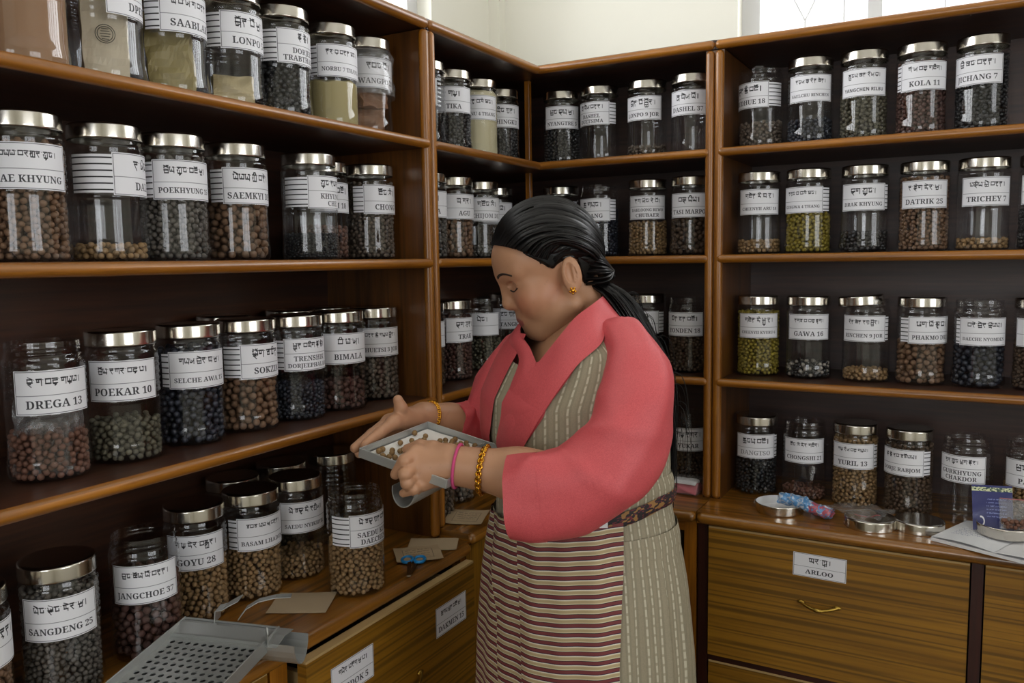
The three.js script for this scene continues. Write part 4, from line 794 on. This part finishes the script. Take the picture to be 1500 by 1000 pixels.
// --- trunk, upper arms and legs under the clothes
const F = V(-0.51, 0, 0.86).normalize(), SD = V(0.86, 0, 0.51).normalize();   // she faces F, her left is SD
const bp = (s, y, f) => [W0.x + SD.x * s + F.x * f, y, W0.z + SD.z * s + F.z * f];
const trunk = [[bp(0, 0.95, 0), bp(0, 1.15, 0), 0.1, 0.095], [bp(0, 1.15, 0), bp(0, 1.26, 0), 0.095, 0.085], [bp(-0.1, 1.285, 0), bp(0.1, 1.285, 0), 0.05, 0.05], [bp(0, 1.27, 0), [0.435, 1.35, 0.675], 0.06, 0.045], [bp(0.075, 0.92, 0), bp(0.08, 0.5, 0.01), 0.082, 0.055], [bp(0.08, 0.5, 0.01), bp(0.085, 0.09, 0), 0.055, 0.038], [bp(-0.075, 0.92, 0), bp(-0.08, 0.5, 0.01), 0.082, 0.055], [bp(-0.08, 0.5, 0.01), bp(-0.085, 0.09, 0), 0.055, 0.038], [bp(0.085, 0.04, -0.03), bp(0.095, 0.03, 0.14), 0.036, 0.028], [bp(-0.085, 0.04, -0.03), bp(-0.095, 0.03, 0.14), 0.036, 0.028],
  [[0.515, 1.3, 0.742], [0.562, 1.225, 0.82], 0.034, 0.034], [[0.562, 1.225, 0.82], [0.5417, 1.1552, 0.8749], 0.034, 0.034], [bp(-0.12, 1.265, 0), [0.2195, 1.1514, 0.6649], 0.042, 0.036]];
const trunkG = paint(nets([0.1, -0.02, 0.4], [0.75, 1.42, 1.0], 0.013, (x, y, z) => { let d = 9; for (const t of trunk) d = smin(d, sdC(x, y, z, ...t), 0.035); return d; }), () => SKIN);
const body = mesh('body', toLocal(mergeGeometries([headG, ...handG, trunkG])), phy({ vertexColors: true, roughness: 0.46, sheen: 0.2, sheenRoughness: 0.6, sheenColor: new THREE.Color(0.5, 0.35, 0.3) }), woman);
const hm = (g) => toLocal(g.applyMatrix4(headM));
{ // eyes cast down, brows, lashes
  const dark = std({ color: 0x15100e, roughness: 0.6 });
  for (const s of [-1, 1]) {
    const face = (x, y, o) => { let z = 0.125; while (headSDF(s * x, y, z) > 0 && z > 0) z -= 0.0004; return [s * x, y, z + o]; };
    mesh('eyelashes', hm(tube([[0.0205, 0.0055], [0.026, 0.0035], [0.032, 0.003], [0.038, 0.0045], [0.043, 0.0075]].map((q) => face(...q, 0.0002)), 0.0012, 6, 24)), dark, body);
    mesh('eyelid_crease', hm(tube([[0.021, 0.0125], [0.027, 0.0165], [0.033, 0.0165], [0.04, 0.0135], [0.0445, 0.01]].map((q) => face(...q, -0.0003)), 0.0007, 6, 24)), std({ color: 0x7a5640, roughness: 0.7 }), body);
    const br = join([0, 1, 2].map((k) => tube([[0.012, 0.0315], [0.02, 0.0345], [0.03, 0.0355], [0.039, 0.0335], [0.047, 0.0285]].map((q, i) => face(q[0], q[1] + (k - 1) * 0.0016 * (1 - i * 0.18), -0.0001)), 0.0011, 6, 24)));
    mesh('eyebrow', hm(br), std({ color: 0x3a2c24, roughness: 0.9 }), body);
    const e = mesh('earring', hm(join([new THREE.SphereGeometry(0.0032, 12, 10).translate(s * 0.0805, -0.0255, 0.0095), ...[0, 1, 2, 3, 4].map((i) => new THREE.SphereGeometry(0.0019, 8, 6).translate(s * 0.0795, -0.0255 + 0.0045 * Math.sin(i * 1.257), 0.0095 + 0.0045 * Math.cos(i * 1.257)))])), M.gold, body); e.userData.label = 'gold flower stud earring';
  }
}
// --- bracelets and ring
function ringAt(c, axis, r, tubeR, mat, name, label, beads) {
  const q = new THREE.Quaternion().setFromUnitVectors(V(0, 0, 1), V(...axis).normalize());
  const g = beads ? join(Array.from({ length: beads }, (_, i) => new THREE.TorusGeometry(tubeR * 1.1, tubeR * 0.5, 5, 10).rotateY(i % 2 ? 0.5 : 1.2).translate(r, 0, 0).rotateZ(i / beads * 6.2832))) : new THREE.TorusGeometry(r, tubeR, 8, 48);
  const m = mesh(name, clean(g.applyQuaternion(q).translate(...loc(c))), mat, body); m.userData.label = label;
}
const armAxis = [HL.wr[0] - HL.el[1][0], HL.wr[1] - HL.el[1][1], HL.wr[2] - HL.el[1][2]];
ringAt([0.362, 1.1727, 0.947], armAxis, 0.0295, 0.0022, std({ color: 0xc8487a, roughness: 0.8 }), 'wrist_string', 'pink string round the near wrist');
ringAt([0.3955, 1.1683, 0.9355], armAxis, 0.0315, 0.0034, M.gold, 'bangle', 'patterned gold bangle on the near arm', 44);
ringAt([0.1857, 1.192, 0.766], [HR.wr[0] - HR.el[1][0], HR.wr[1] - HR.el[1][1], HR.wr[2] - HR.el[1][2]], 0.0285, 0.0022, M.gold, 'bracelet', 'fine gold bracelet on the far wrist', 50);
ringAt([0.3185, 1.162, 0.992], [0.004, -0.005, 0.024], 0.0098, 0.0016, M.gold, 'finger_ring', 'gold finger ring');

// --- clothes
const PROF = [[0.1, 0.225, 0.2, 0], [0.4, 0.21, 0.18, 0], [0.7, 0.19, 0.152, 0], [0.85, 0.184, 0.145, 0], [0.95, 0.174, 0.137, 0], [1.0, 0.166, 0.13, 0], [1.045, 0.155, 0.122, 0], [1.085, 0.149, 0.118, 0.002], [1.12, 0.151, 0.121, 0.005], [1.18, 0.152, 0.13, 0.012], [1.24, 0.15, 0.127, 0.012], [1.285, 0.147, 0.108, 0.004], [1.315, 0.138, 0.09, 0.002], [1.34, 0.1, 0.072, 0.008], [1.36, 0.066, 0.056, 0.014], [1.395, 0.046, 0.046, 0.02]];
function prof(y) { let i = 0; while (i < PROF.length - 2 && y > PROF[i + 1][0]) i++; const a = PROF[i], b = PROF[i + 1], t = Math.max(0, Math.min(1, (y - a[0]) / (b[0] - a[0]))), s = t; return [lerp(a[1], b[1], s), lerp(a[2], b[2], s), lerp(a[3], b[3], s)]; }
// point on the clothed trunk; phi 0 = front, +90 deg = her left
function trunkAt(deg, y, off = 0) {
  const p = deg * Math.PI / 180, [a, b, c] = prof(y), n = Math.pow(Math.pow(Math.abs(Math.sin(p)), 2.3) + Math.pow(Math.abs(Math.cos(p)), 2.3), -1 / 2.3);
  const lean = (y - 1.04) > 0 ? (y - 1.04) * 0.02 : 0, s = (a + off) * Math.sin(p) * n, f = (b + off) * Math.cos(p) * n + c + lean;
  return [SD.x * s + F.x * f, y, SD.z * s + F.z * f];
}
function grid(nu, nv, fn, uvf) {
  const pos = [], uv = [], idx = [];
  for (let j = 0; j <= nv; j++) for (let i = 0; i <= nu; i++) { const u = i / nu, v = j / nv; pos.push(...fn(u, v)); uv.push(...(uvf ? uvf(u, v) : [u, v])); }
  for (let j = 0; j < nv; j++) for (let i = 0; i < nu; i++) { const a = j * (nu + 1) + i, b = a + 1, c = a + nu + 1, d = c + 1; idx.push(a, b, d, a, d, c); }
  const g = new THREE.BufferGeometry(); g.setAttribute('position', new THREE.Float32BufferAttribute(pos, 3)); g.setAttribute('uv', new THREE.Float32BufferAttribute(uv, 2)); g.setIndex(idx); g.computeVertexNormals();
  return g;
}
const T_dress = tex(512, 512, (u, v) => {   // 0.096 m: six dashed stripes
  const s = u * 6, k = Math.floor(s), a = Math.abs(s - k - 0.5), dash = ((v * 7 + hash(k, 5) * 3) % 1) < 0.72 ? 1 : 0.25, w = vnoise(u * 256, v * 40, 256, 40) * 0.5 + vnoise(u * 40, v * 256, 40, 256) * 0.5;
  let c = mix3([146, 136, 114], [164, 154, 130], w); if (a < 0.1) c = mix3(c, [206, 200, 178], dash * 0.8); else if (a < 0.3) c = mix3(c, [128, 119, 98], 0.35);
  return c;
});
T_dress.repeat.set(1 / 0.096, 1 / 0.096);
const BAND = [[0.30, [122, 56, 58]], [0.36, [24, 20, 26]], [0.42, [226, 216, 186]], [0.50, [196, 178, 140]], [0.72, [184, 164, 124]], [0.80, [208, 194, 160]], [0.88, [236, 232, 214]], [0.94, [42, 38, 72]], [1.0, [104, 46, 50]]];
const T_band = tex(64, 256, (u, v) => { const f = v * 2 % 1; let c = BAND[BAND.length - 1][1]; for (const [e, q] of BAND) if (f <= e) { c = q; break; } const w = 0.94 + 0.1 * vnoise(u * 64, v * 200, 64, 200); return c.map((k) => k * w); });
T_band.repeat.set(1 / 0.03, 1 / 0.0258);
const T_brocade = tex(256, 64, (u, v) => { const a = vnoise(u * 26, v * 8, 26, 8), b = vnoise(u * 50, v * 14, 50, 14); return a > 0.62 ? [150, 110, 60] : b > 0.66 ? [110, 40, 50] : [34, 26, 30]; });
const dress = phy({ map: T_dress, roughness: 0.72, sheen: 0.35, sheenRoughness: 0.5, sheenColor: new THREE.Color(0.6, 0.57, 0.5) });
const pinkTex = tex(256, 256, (u, v) => { const w = vnoise(u * 128, v * 128, 128, 128); return mix3([196, 76, 82], [214, 92, 96], w); }); pinkTex.repeat.set(12, 12);
const pink = phy({ map: pinkTex, roughness: 0.55, sheen: 0.15, sheenRoughness: 0.4, sheenColor: new THREE.Color(0.8, 0.5, 0.5) });
const wob = (deg, y, k) => k * (Math.sin(deg * 0.21 + y * 7) * 0.5 + Math.sin(deg * 0.37 - y * 4 + 1.3) * 0.5);
const pick = (T, y) => { let i = 0; while (i < T.length - 2 && y > T[i + 1][0]) i++; const t = (y - T[i][0]) / (T[i + 1][0] - T[i][0]); return lerp(T[i][1], T[i + 1][1], Math.max(0, Math.min(1, t))); };
const ytop = (deg) => { const d = Math.abs(((deg + 180) % 360 + 360) % 360 - 180); return pick([[0, 1.293], [20, 1.303], [35, 1.333], [60, 1.358], [90, 1.365], [181, 1.365]], d); };
const bodice = mesh('bodice', grid(96, 40, (u, v) => { const d = u * 360, y = lerp(1.03, ytop(d), v); return trunkAt(d, y, 0.003 + wob(d, y, 0.0022)); }, (u, v) => [u * 0.9, lerp(1.03, 1.365, v)]), dress, woman);
mesh('skirt', grid(120, 50, (u, v) => { const y = lerp(0.1, 1.05, v), d = u * 360, back = Math.abs(d - 180) < 110 ? 1 : 0.3; return trunkAt(d, y, 0.004 + wob(d * 2.1, y * 0.3, 0.006 * back * Math.min(1, (1.06 - y) * 6)) + (y > 1.03 ? 0.003 : 0)); }, (u, v) => [u * 1.0, lerp(0.1, 1.05, v)]), dress, woman);
mesh('sash_fold', grid(96, 8, (u, v) => { const d = u * 360, y = lerp(1.085, 1.125, v) + 0.006 * Math.cos((d - 100) * Math.PI / 90); return trunkAt(d, y, 0.0045 + 0.004 * Math.sin(v * Math.PI)); }, (u, v) => [u * 0.9, v * 0.05]), dress, woman);
// striped apron in three sewn widths
const seamA = (y) => pick([[0.25, 24], [0.84, 18], [0.925, 15], [1.06, 6]], y), seamB = (y) => pick([[0.25, 4], [0.8, 0], [0.905, -4], [1.05, -24]], y), edge = (y) => pick([[0.25, 64], [0.875, 66], [0.97, 68.5], [1.09, 74]], y);
const aproTop = (d) => pick([[-100, 1.04], [-28, 1.045], [27, 1.06], [53, 1.075], [74, 1.082]], d);
[[(y) => -95, seamB, 0.0], [seamB, seamA, 0.006], [seamA, edge, 0.002]].forEach(([a, b, o], k) => mesh('apron_panel', grid(28, 70, (u, v) => { const d0 = lerp(a(0.95), b(0.95), u), y = lerp(0.25, aproTop(d0), v), d = lerp(a(y), b(y), u); return trunkAt(d, y, 0.0105 + 0.0014 * k + wob(d, y * 0.4, 0.0025)); }, (u, v) => [u * 0.3, lerp(0.25, 1.06, v) + o]), phy({ map: T_band, roughness: 0.75 }), woman));
const belt = mesh('belt', grid(90, 6, (u, v) => { const d = lerp(60, 285, u), y = lerp(1.066, 1.086, v) + 0.02 * Math.min(1, (d - 60) / 45); return trunkAt(d, y, 0.0095 + 0.002 * Math.sin(v * Math.PI)); }, (u, v) => [u * 3, v]), std({ map: T_brocade, roughness: 0.7 }), woman); belt.userData.label = 'dark brocade belt';
// pink front, lapels and sleeves
const nearE = [[1.06, 2], [1.14, 8], [1.2, 27], [1.23, 35], [1.255, 38], [1.305, 46], [1.36, 75]], farE = [[1.06, -6], [1.175, -4], [1.22, 2], [1.27, 4], [1.32, 3]];
const blouse = mesh('blouse', grid(24, 36, (u, v) => { const y0 = lerp(1.06, 1.355, v), d = lerp(pick(farE, y0), pick(nearE, y0), u), y = Math.min(y0, ytop(d)); return trunkAt(d, y, 0.0065 + 0.0015 * Math.sin(u * 3.14)); }, (u, v) => [u * 0.2, v * 0.3]), pink, woman);
mesh('shoulder_panel', grid(20, 20, (u, v) => { const y = lerp(1.13, 1.338, v); return trunkAt(lerp(-100, lerp(-16, -6, Math.min(1, v * 2)), u), y, 0.0075 + 0.004 * (1 - u)); }, (u, v) => [u * 0.2, v * 0.2]), pink, blouse);
function lapel(out, inn) {
  const co = new THREE.CatmullRomCurve3(out.map((q) => V(...trunkAt(q[0], q[1], q[2])))), ci = new THREE.CatmullRomCurve3(inn.map((q) => V(...trunkAt(q[0], q[1], q[2]))));
  return grid(8, 60, (u, v) => { const a = co.getPoint(v), b = ci.getPoint(v), m = a.lerp(b, u), k = 0.004 * Math.sin(Math.PI * Math.min(1, u * 1.05)); return [m.x + F.x * k + SD.x * k * 0.4, m.y + k * 0.4, m.z + F.z * k + SD.z * k * 0.4]; }, (u, v) => [u * 0.05, v * 0.4]);
}
mesh('lapel', lapel([[-178, 1.352, 0.011], [150, 1.352, 0.011], [120, 1.35, 0.011], [94, 1.352, 0.011], [66, 1.33, 0.011], [46, 1.302, 0.011], [38, 1.255, 0.011], [27, 1.2, 0.011], [8, 1.135, 0.01], [2, 1.075, 0.009]], [[-178, 1.394, 0.008], [150, 1.394, 0.008], [120, 1.392, 0.008], [95, 1.384, 0.008], [60, 1.366, 0.008], [37, 1.343, 0.009], [21, 1.31, 0.01], [13, 1.265, 0.01], [1, 1.17, 0.01], [-3, 1.075, 0.009]]), pink, blouse);
mesh('lapel', lapel([[-178, 1.35, 0.011], [-150, 1.35, 0.011], [-110, 1.352, 0.011], [-70, 1.345, 0.01], [-30, 1.325, 0.008], [0, 1.3, 0.007], [4, 1.262, 0.007], [2, 1.2, 0.007], [-4, 1.135, 0.007], [-2, 1.075, 0.007]], [[-178, 1.39, 0.005], [-150, 1.39, 0.005], [-110, 1.388, 0.005], [-70, 1.378, 0.006], [-25, 1.345, 0.007], [8, 1.315, 0.007], [22, 1.285, 0.007], [20, 1.22, 0.007], [8, 1.14, 0.007], [2, 1.075, 0.007]]), pink, blouse);
function sleeve(path, rad, flat, seedN, capEnd) {
  const c = new THREE.CatmullRomCurve3(path.map((q) => V(...loc(q)))), n = 64, fr = c.computeFrenetFrames(n), up = V(0, 1, 0);
  const ring = (t) => { const i = t * (rad.length - 1), k = Math.min(rad.length - 2, Math.floor(i)); return lerp(rad[k], rad[k + 1], i - k); };
  const sect = (t, a, sc = 1) => {
    const P = c.getPoint(t), tg = c.getTangent(t), sx = tg.clone().cross(up); if (sx.length() < 0.3) sx.copy(V(-tg.z, 0, tg.x)); sx.normalize(); const uy = sx.clone().cross(tg).normalize();
    const el = Math.exp(-Math.pow((t - 0.62) / 0.16, 2)), sh = Math.exp(-Math.pow((t - 0.2) / 0.1, 2)), ridge = (q) => 1 - Math.abs(Math.sin(q));
    const cf = Math.max(0.1, Math.cos(a - 2.75)), sharp = (q) => Math.pow(ridge(q), 2.2);
    const fold = 0.0022 * Math.sin(a * 3 + t * 15 + seedN) * Math.min(1, t * 3) + 0.008 * el * cf * (sharp(t * 17 + 1.1 * a + seedN) - 0.35) + 0.006 * sh * (sharp(a * 3 + t * 4) - 0.4) + 0.0055 * cf * Math.min(1, t * 4) * (sharp(a * 1.6 - t * 5.5 + 0.4 + seedN) - 0.35) + 0.003 * (sharp(t * 9 - a * 0.8) - 0.3);
    const sq = Math.pow(Math.pow(Math.abs(Math.cos(a)), 2.5) + Math.pow(Math.abs(Math.sin(a)), 2.5), -1 / 2.5), r = (ring(t) * lerp(1, sq, 0.6) * 0.97 + fold) * sc * (1 + 0.13 * Math.max(0, -Math.sin(a)) * Math.min(1, Math.max(0, (t - 0.6) / 0.3)));
    return P.add(sx.multiplyScalar(Math.cos(a) * r * flat)).add(uy.multiplyScalar(Math.sin(a) * r)).toArray();
  };
  const outer = grid(40, n, (u, v) => sect(v, u * 6.28318), (u, v) => [u * 0.35, v * 0.4]), inner = grid(40, 10, (u, v) => sect(1 - v * 0.18, u * 6.28318, 0.955), (u, v) => [u * 0.35, v * 0.1]);
  const cuff = grid(40, 1, (u, v) => sect(1, u * 6.28318, lerp(1, 0.955, v)), (u, v) => [u * 0.35, v * 0.01]);
  const seam = grid(40, 6, (u, v) => sect(0.86 + v * 0.14, u * 6.28318, 1.018), (u, v) => [u * 0.35, v * 0.05]);
  return join([outer, inner, cuff, seam]);
}
mesh('sleeve', sleeve([[0.455, 1.325, 0.715], [0.508, 1.321, 0.737], [0.551, 1.2851, 0.773], [0.568, 1.2351, 0.816], [0.558, 1.1849, 0.86], [0.52, 1.153, 0.898], [0.4793, 1.1437, 0.9229], [0.4387, 1.1405, 0.9344]], [0.018, 0.047, 0.06, 0.065, 0.064, 0.06, 0.057, 0.0555], 0.86, 1, true), pink, blouse);
mesh('sleeve', sleeve([bp(-0.085, 1.312, 0.01), bp(-0.13, 1.285, 0.02), [0.262, 1.222, 0.65], [0.232, 1.163, 0.655], [0.214, 1.163, 0.69], [0.2015, 1.1735, 0.722]], [0.018, 0.05, 0.058, 0.056, 0.047, 0.042], 0.9, 4, true), pink, blouse);
const tagM = mesh('garment_tag', new THREE.PlaneGeometry(0.02, 0.008).applyMatrix4((() => { const a = V(...trunkAt(60, 1.078, 0.0145)), n = V(...trunkAt(60, 1.078, 0.05)).sub(a).normalize(); return new THREE.Matrix4().lookAt(n, V(0, 0, 0), V(0, 1, 0)).setPosition(a); })()), M.white, woman);
// shoes
for (const s of [-1, 1]) mesh('shoe', toLocal(nets([0.1, -0.005, 0.4], [0.8, 0.1, 1.0], 0.008, (x, y, z) => Math.max(0.002 - y, sdC(x, y, z, bp(s * 0.085, 0.04, -0.035), bp(s * 0.095, 0.032, 0.145), 0.042, 0.034)))), std({ color: 0x1c1715, roughness: 0.5 }), woman);

// --- hair: cap, combed locks, long tail
{
  const parts = [], HC = [0, 0.034, 0.013], HRd = [0.0775, 0.09, 0.0895];
  const capF = (x, y, z) => Math.max(sdE(x, y, z, HC, [HRd[0] - 0.003, HRd[1] - 0.003, HRd[2] - 0.003]), -0.581 * y + 0.814 * z - 0.026 + 0.6 * Math.max(0, Math.abs(x) - 0.045), -(y + 0.05), -Math.max(y - 0.02, -0.018 - z), -(sdE(Math.abs(x), y, z, [0.078, -0.008, 0.008], [0.02, 0.034, 0.024])));
  parts.push(nets([-0.09, -0.06, -0.095], [0.09, 0.135, 0.11], 0.003, capF).applyMatrix4(headM));
  const onE = (d, k) => { const L = Math.hypot(d[0] / HRd[0], d[1] / HRd[1], d[2] / HRd[2]); return [HC[0] + d[0] / L * k, HC[1] + d[1] / L * k, HC[2] + d[2] / L * k]; };
  const G = [0.018, -0.028, -0.078];               // where the hair is gathered
  const strand = (pts, r0, r1, rad = 5, seg = 20, flat = 1) => {
    const c = new THREE.CatmullRomCurve3(pts.map((q) => V(...q))), g = new THREE.TubeGeometry(c, seg, 1, rad), p = g.attributes.position;
    for (let i = 0; i <= seg; i++) { const C0 = c.getPointAt(i / seg), t = i / seg, r = lerp(r0, r1, t) * (0.75 + 0.25 * Math.sin(Math.min(1, t * 4) * 1.57)); for (let j = 0; j <= rad; j++) { const q = i * (rad + 1) + j; p.setXYZ(q, C0.x + (p.getX(q) - C0.x) * r, C0.y + (p.getY(q) - C0.y) * r, C0.z + (p.getZ(q) - C0.z) * r); } }
    g.computeVertexNormals(); return g;
  };
  const line = [[0.068, 0.034, 0.028], [0.063, 0.046, 0.043], [0.053, 0.064, 0.062], [0.038, 0.077, 0.079], [0.015, 0.084, 0.091], [-0.015, 0.084, 0.091], [-0.038, 0.077, 0.079], [-0.053, 0.064, 0.062], [-0.063, 0.046, 0.043], [-0.068, 0.034, 0.028]];
  const lc = new THREE.CatmullRomCurve3(line.map((q) => V(...q)));
  for (let i = 0; i < 190; i++) {
    const s = lc.getPoint((i % 95 + rr(0.1, 0.9)) / 95), back = i >= 95 ? rr(0.15, 0.5) : 0, A = s.clone().sub(V(...HC)), B = V(...G).sub(V(...HC)).add(V(rr(-0.016, 0.016), rr(-0.012, 0.03), 0)), pts = [];
    const lift = rr(0.985, 1.03), side = A.x > 0.03 ? 0.012 : 0;
    const Mi = V(A.x * 1.25 + 0.004, 0.1 - Math.abs(A.x) * 0.8, -0.01);
    for (let k = 0; k <= 9; k++) { const t = back + (1 - back) * k / 9, q0 = (1 - t) * (1 - t), q1 = 2.2 * t * (1 - t), q2 = t * t, d = A.clone().multiplyScalar(q0).add(Mi.clone().multiplyScalar(q1)).add(B.clone().multiplyScalar(q2)); pts.push(onE([d.x, d.y, d.z], lift * (1 + 0.03 * Math.sin(t * 3.14)) * (k === 9 ? 0.97 : 1))); }
    parts.push(strand(pts, rr(0.0034, 0.0056), rr(0.002, 0.0036)).applyMatrix4(headM));
  }
  // temple and behind the ear
  for (let i = 0; i < 110; i++) {
    const t = rnd(), side = i % 2 ? 1 : -1, ear = i >= 80;
    const a = ear ? [lerp(0.056, 0.046, t), lerp(0.035, -0.028, t), rr(-0.03, -0.012)] : [lerp(0.059, 0.0695, t), lerp(0.055, 0.018, t) + rr(-0.003, 0.003), lerp(0.052, 0.026, t) + rr(-0.003, 0.003)], b = ear ? [0.05, lerp(0.012, -0.036, t), -0.055] : [0.0745, lerp(0.05, 0.031, t), 0.004], c = ear ? G : [0.066, lerp(0.04, 0.018, t), -0.035];
    parts.push(strand([[a[0] * side, a[1], a[2]], [b[0] * side, b[1], b[2]], ear ? c : [c[0] * side, c[1], c[2]]], 0.0032, 0.003, 5, 14).applyMatrix4(headM));
  }
  // twisted roll over the ear to the nape
  for (let k = 0; k < 7; k++) { const pts = []; for (let i = 0; i <= 12; i++) { const t = i / 12, c = [lerp(0.066, 0.012, t * t), lerp(0.05, -0.034, Math.pow(t, 1.5)), lerp(0.02, -0.074, t)], a = t * 9 + k * 0.9, r = 0.0085 * (1 - 0.55 * t); pts.push([c[0] + 0.006 + r * Math.cos(a) * 0.7, c[1] + r * Math.sin(a), c[2]]); } parts.push(strand(pts, 0.0052, 0.0048, 6, 28).applyMatrix4(headM)); }
  // the tail down her back
  const tail = [[0.4372, 1.4155, 0.668], [0.4855, 1.3862, 0.6665], [0.5128, 1.3372, 0.656], [0.5334, 1.2877, 0.6406], [0.5435, 1.233, 0.6296], [0.55, 1.159, 0.6276], [0.5515, 1.068, 0.6345]];
  for (let i = 0; i < 220; i++) {
    const a = rr(0, 6.283), w = Math.sqrt(rnd()), e = rr(0.72, 1.03), ph = rr(0, 6); const pts = tail.map((q, k) => { const t = k / 6 * e, j = Math.min(5, Math.floor(t * 6)), u = t * 6 - j, P = [0, 1, 2].map((m) => lerp(tail[j][m], tail[j + 1][m], u)), r = w * lerp(0.037, 0.018, Math.pow(t, 0.8)) * (k ? 1 : 0.75); return [P[0] + r * Math.cos(a) * 0.8 + 0.002 * Math.sin(t * 9 + ph), P[1] + r * 0.25 * Math.sin(a), P[2] + r * Math.sin(a) + 0.002 * Math.cos(t * 11 + ph)]; });
    parts.push(strand(pts, rr(0.0025, 0.004), 0.0006, 5, 22));
  }
  for (let i = 0; i < 70; i++) {                     // loose flyaway hairs
    const k = rr(0, 4.6), j = Math.floor(k), u = k - j, P = [0, 1, 2].map((m) => lerp(tail[j][m], tail[j + 1][m], u)), d = [rr(-0.01, 0.045), rr(0, 0.03), rr(-0.04, 0.02)];
    parts.push(strand([P, [P[0] + d[0] * 0.7, P[1] + d[1] * 0.4, P[2] + d[2] * 0.6], [P[0] + d[0], P[1] - 0.05 + d[1] * 0.3, P[2] + d[2]], [P[0] + d[0] * 0.9, P[1] - 0.09, P[2] + d[2] * 0.9]], 0.0005, 0.0003, 4, 14));
  }
  mesh('hair', toLocal(mergeGeometries(parts.map((g) => { const o = clean(g); o.deleteAttribute('uv'); return o; }))), phy({ color: 0x0a0808, roughness: 0.38, specularIntensity: 0.6 }), woman);
}

renderer.render(scene, camera);
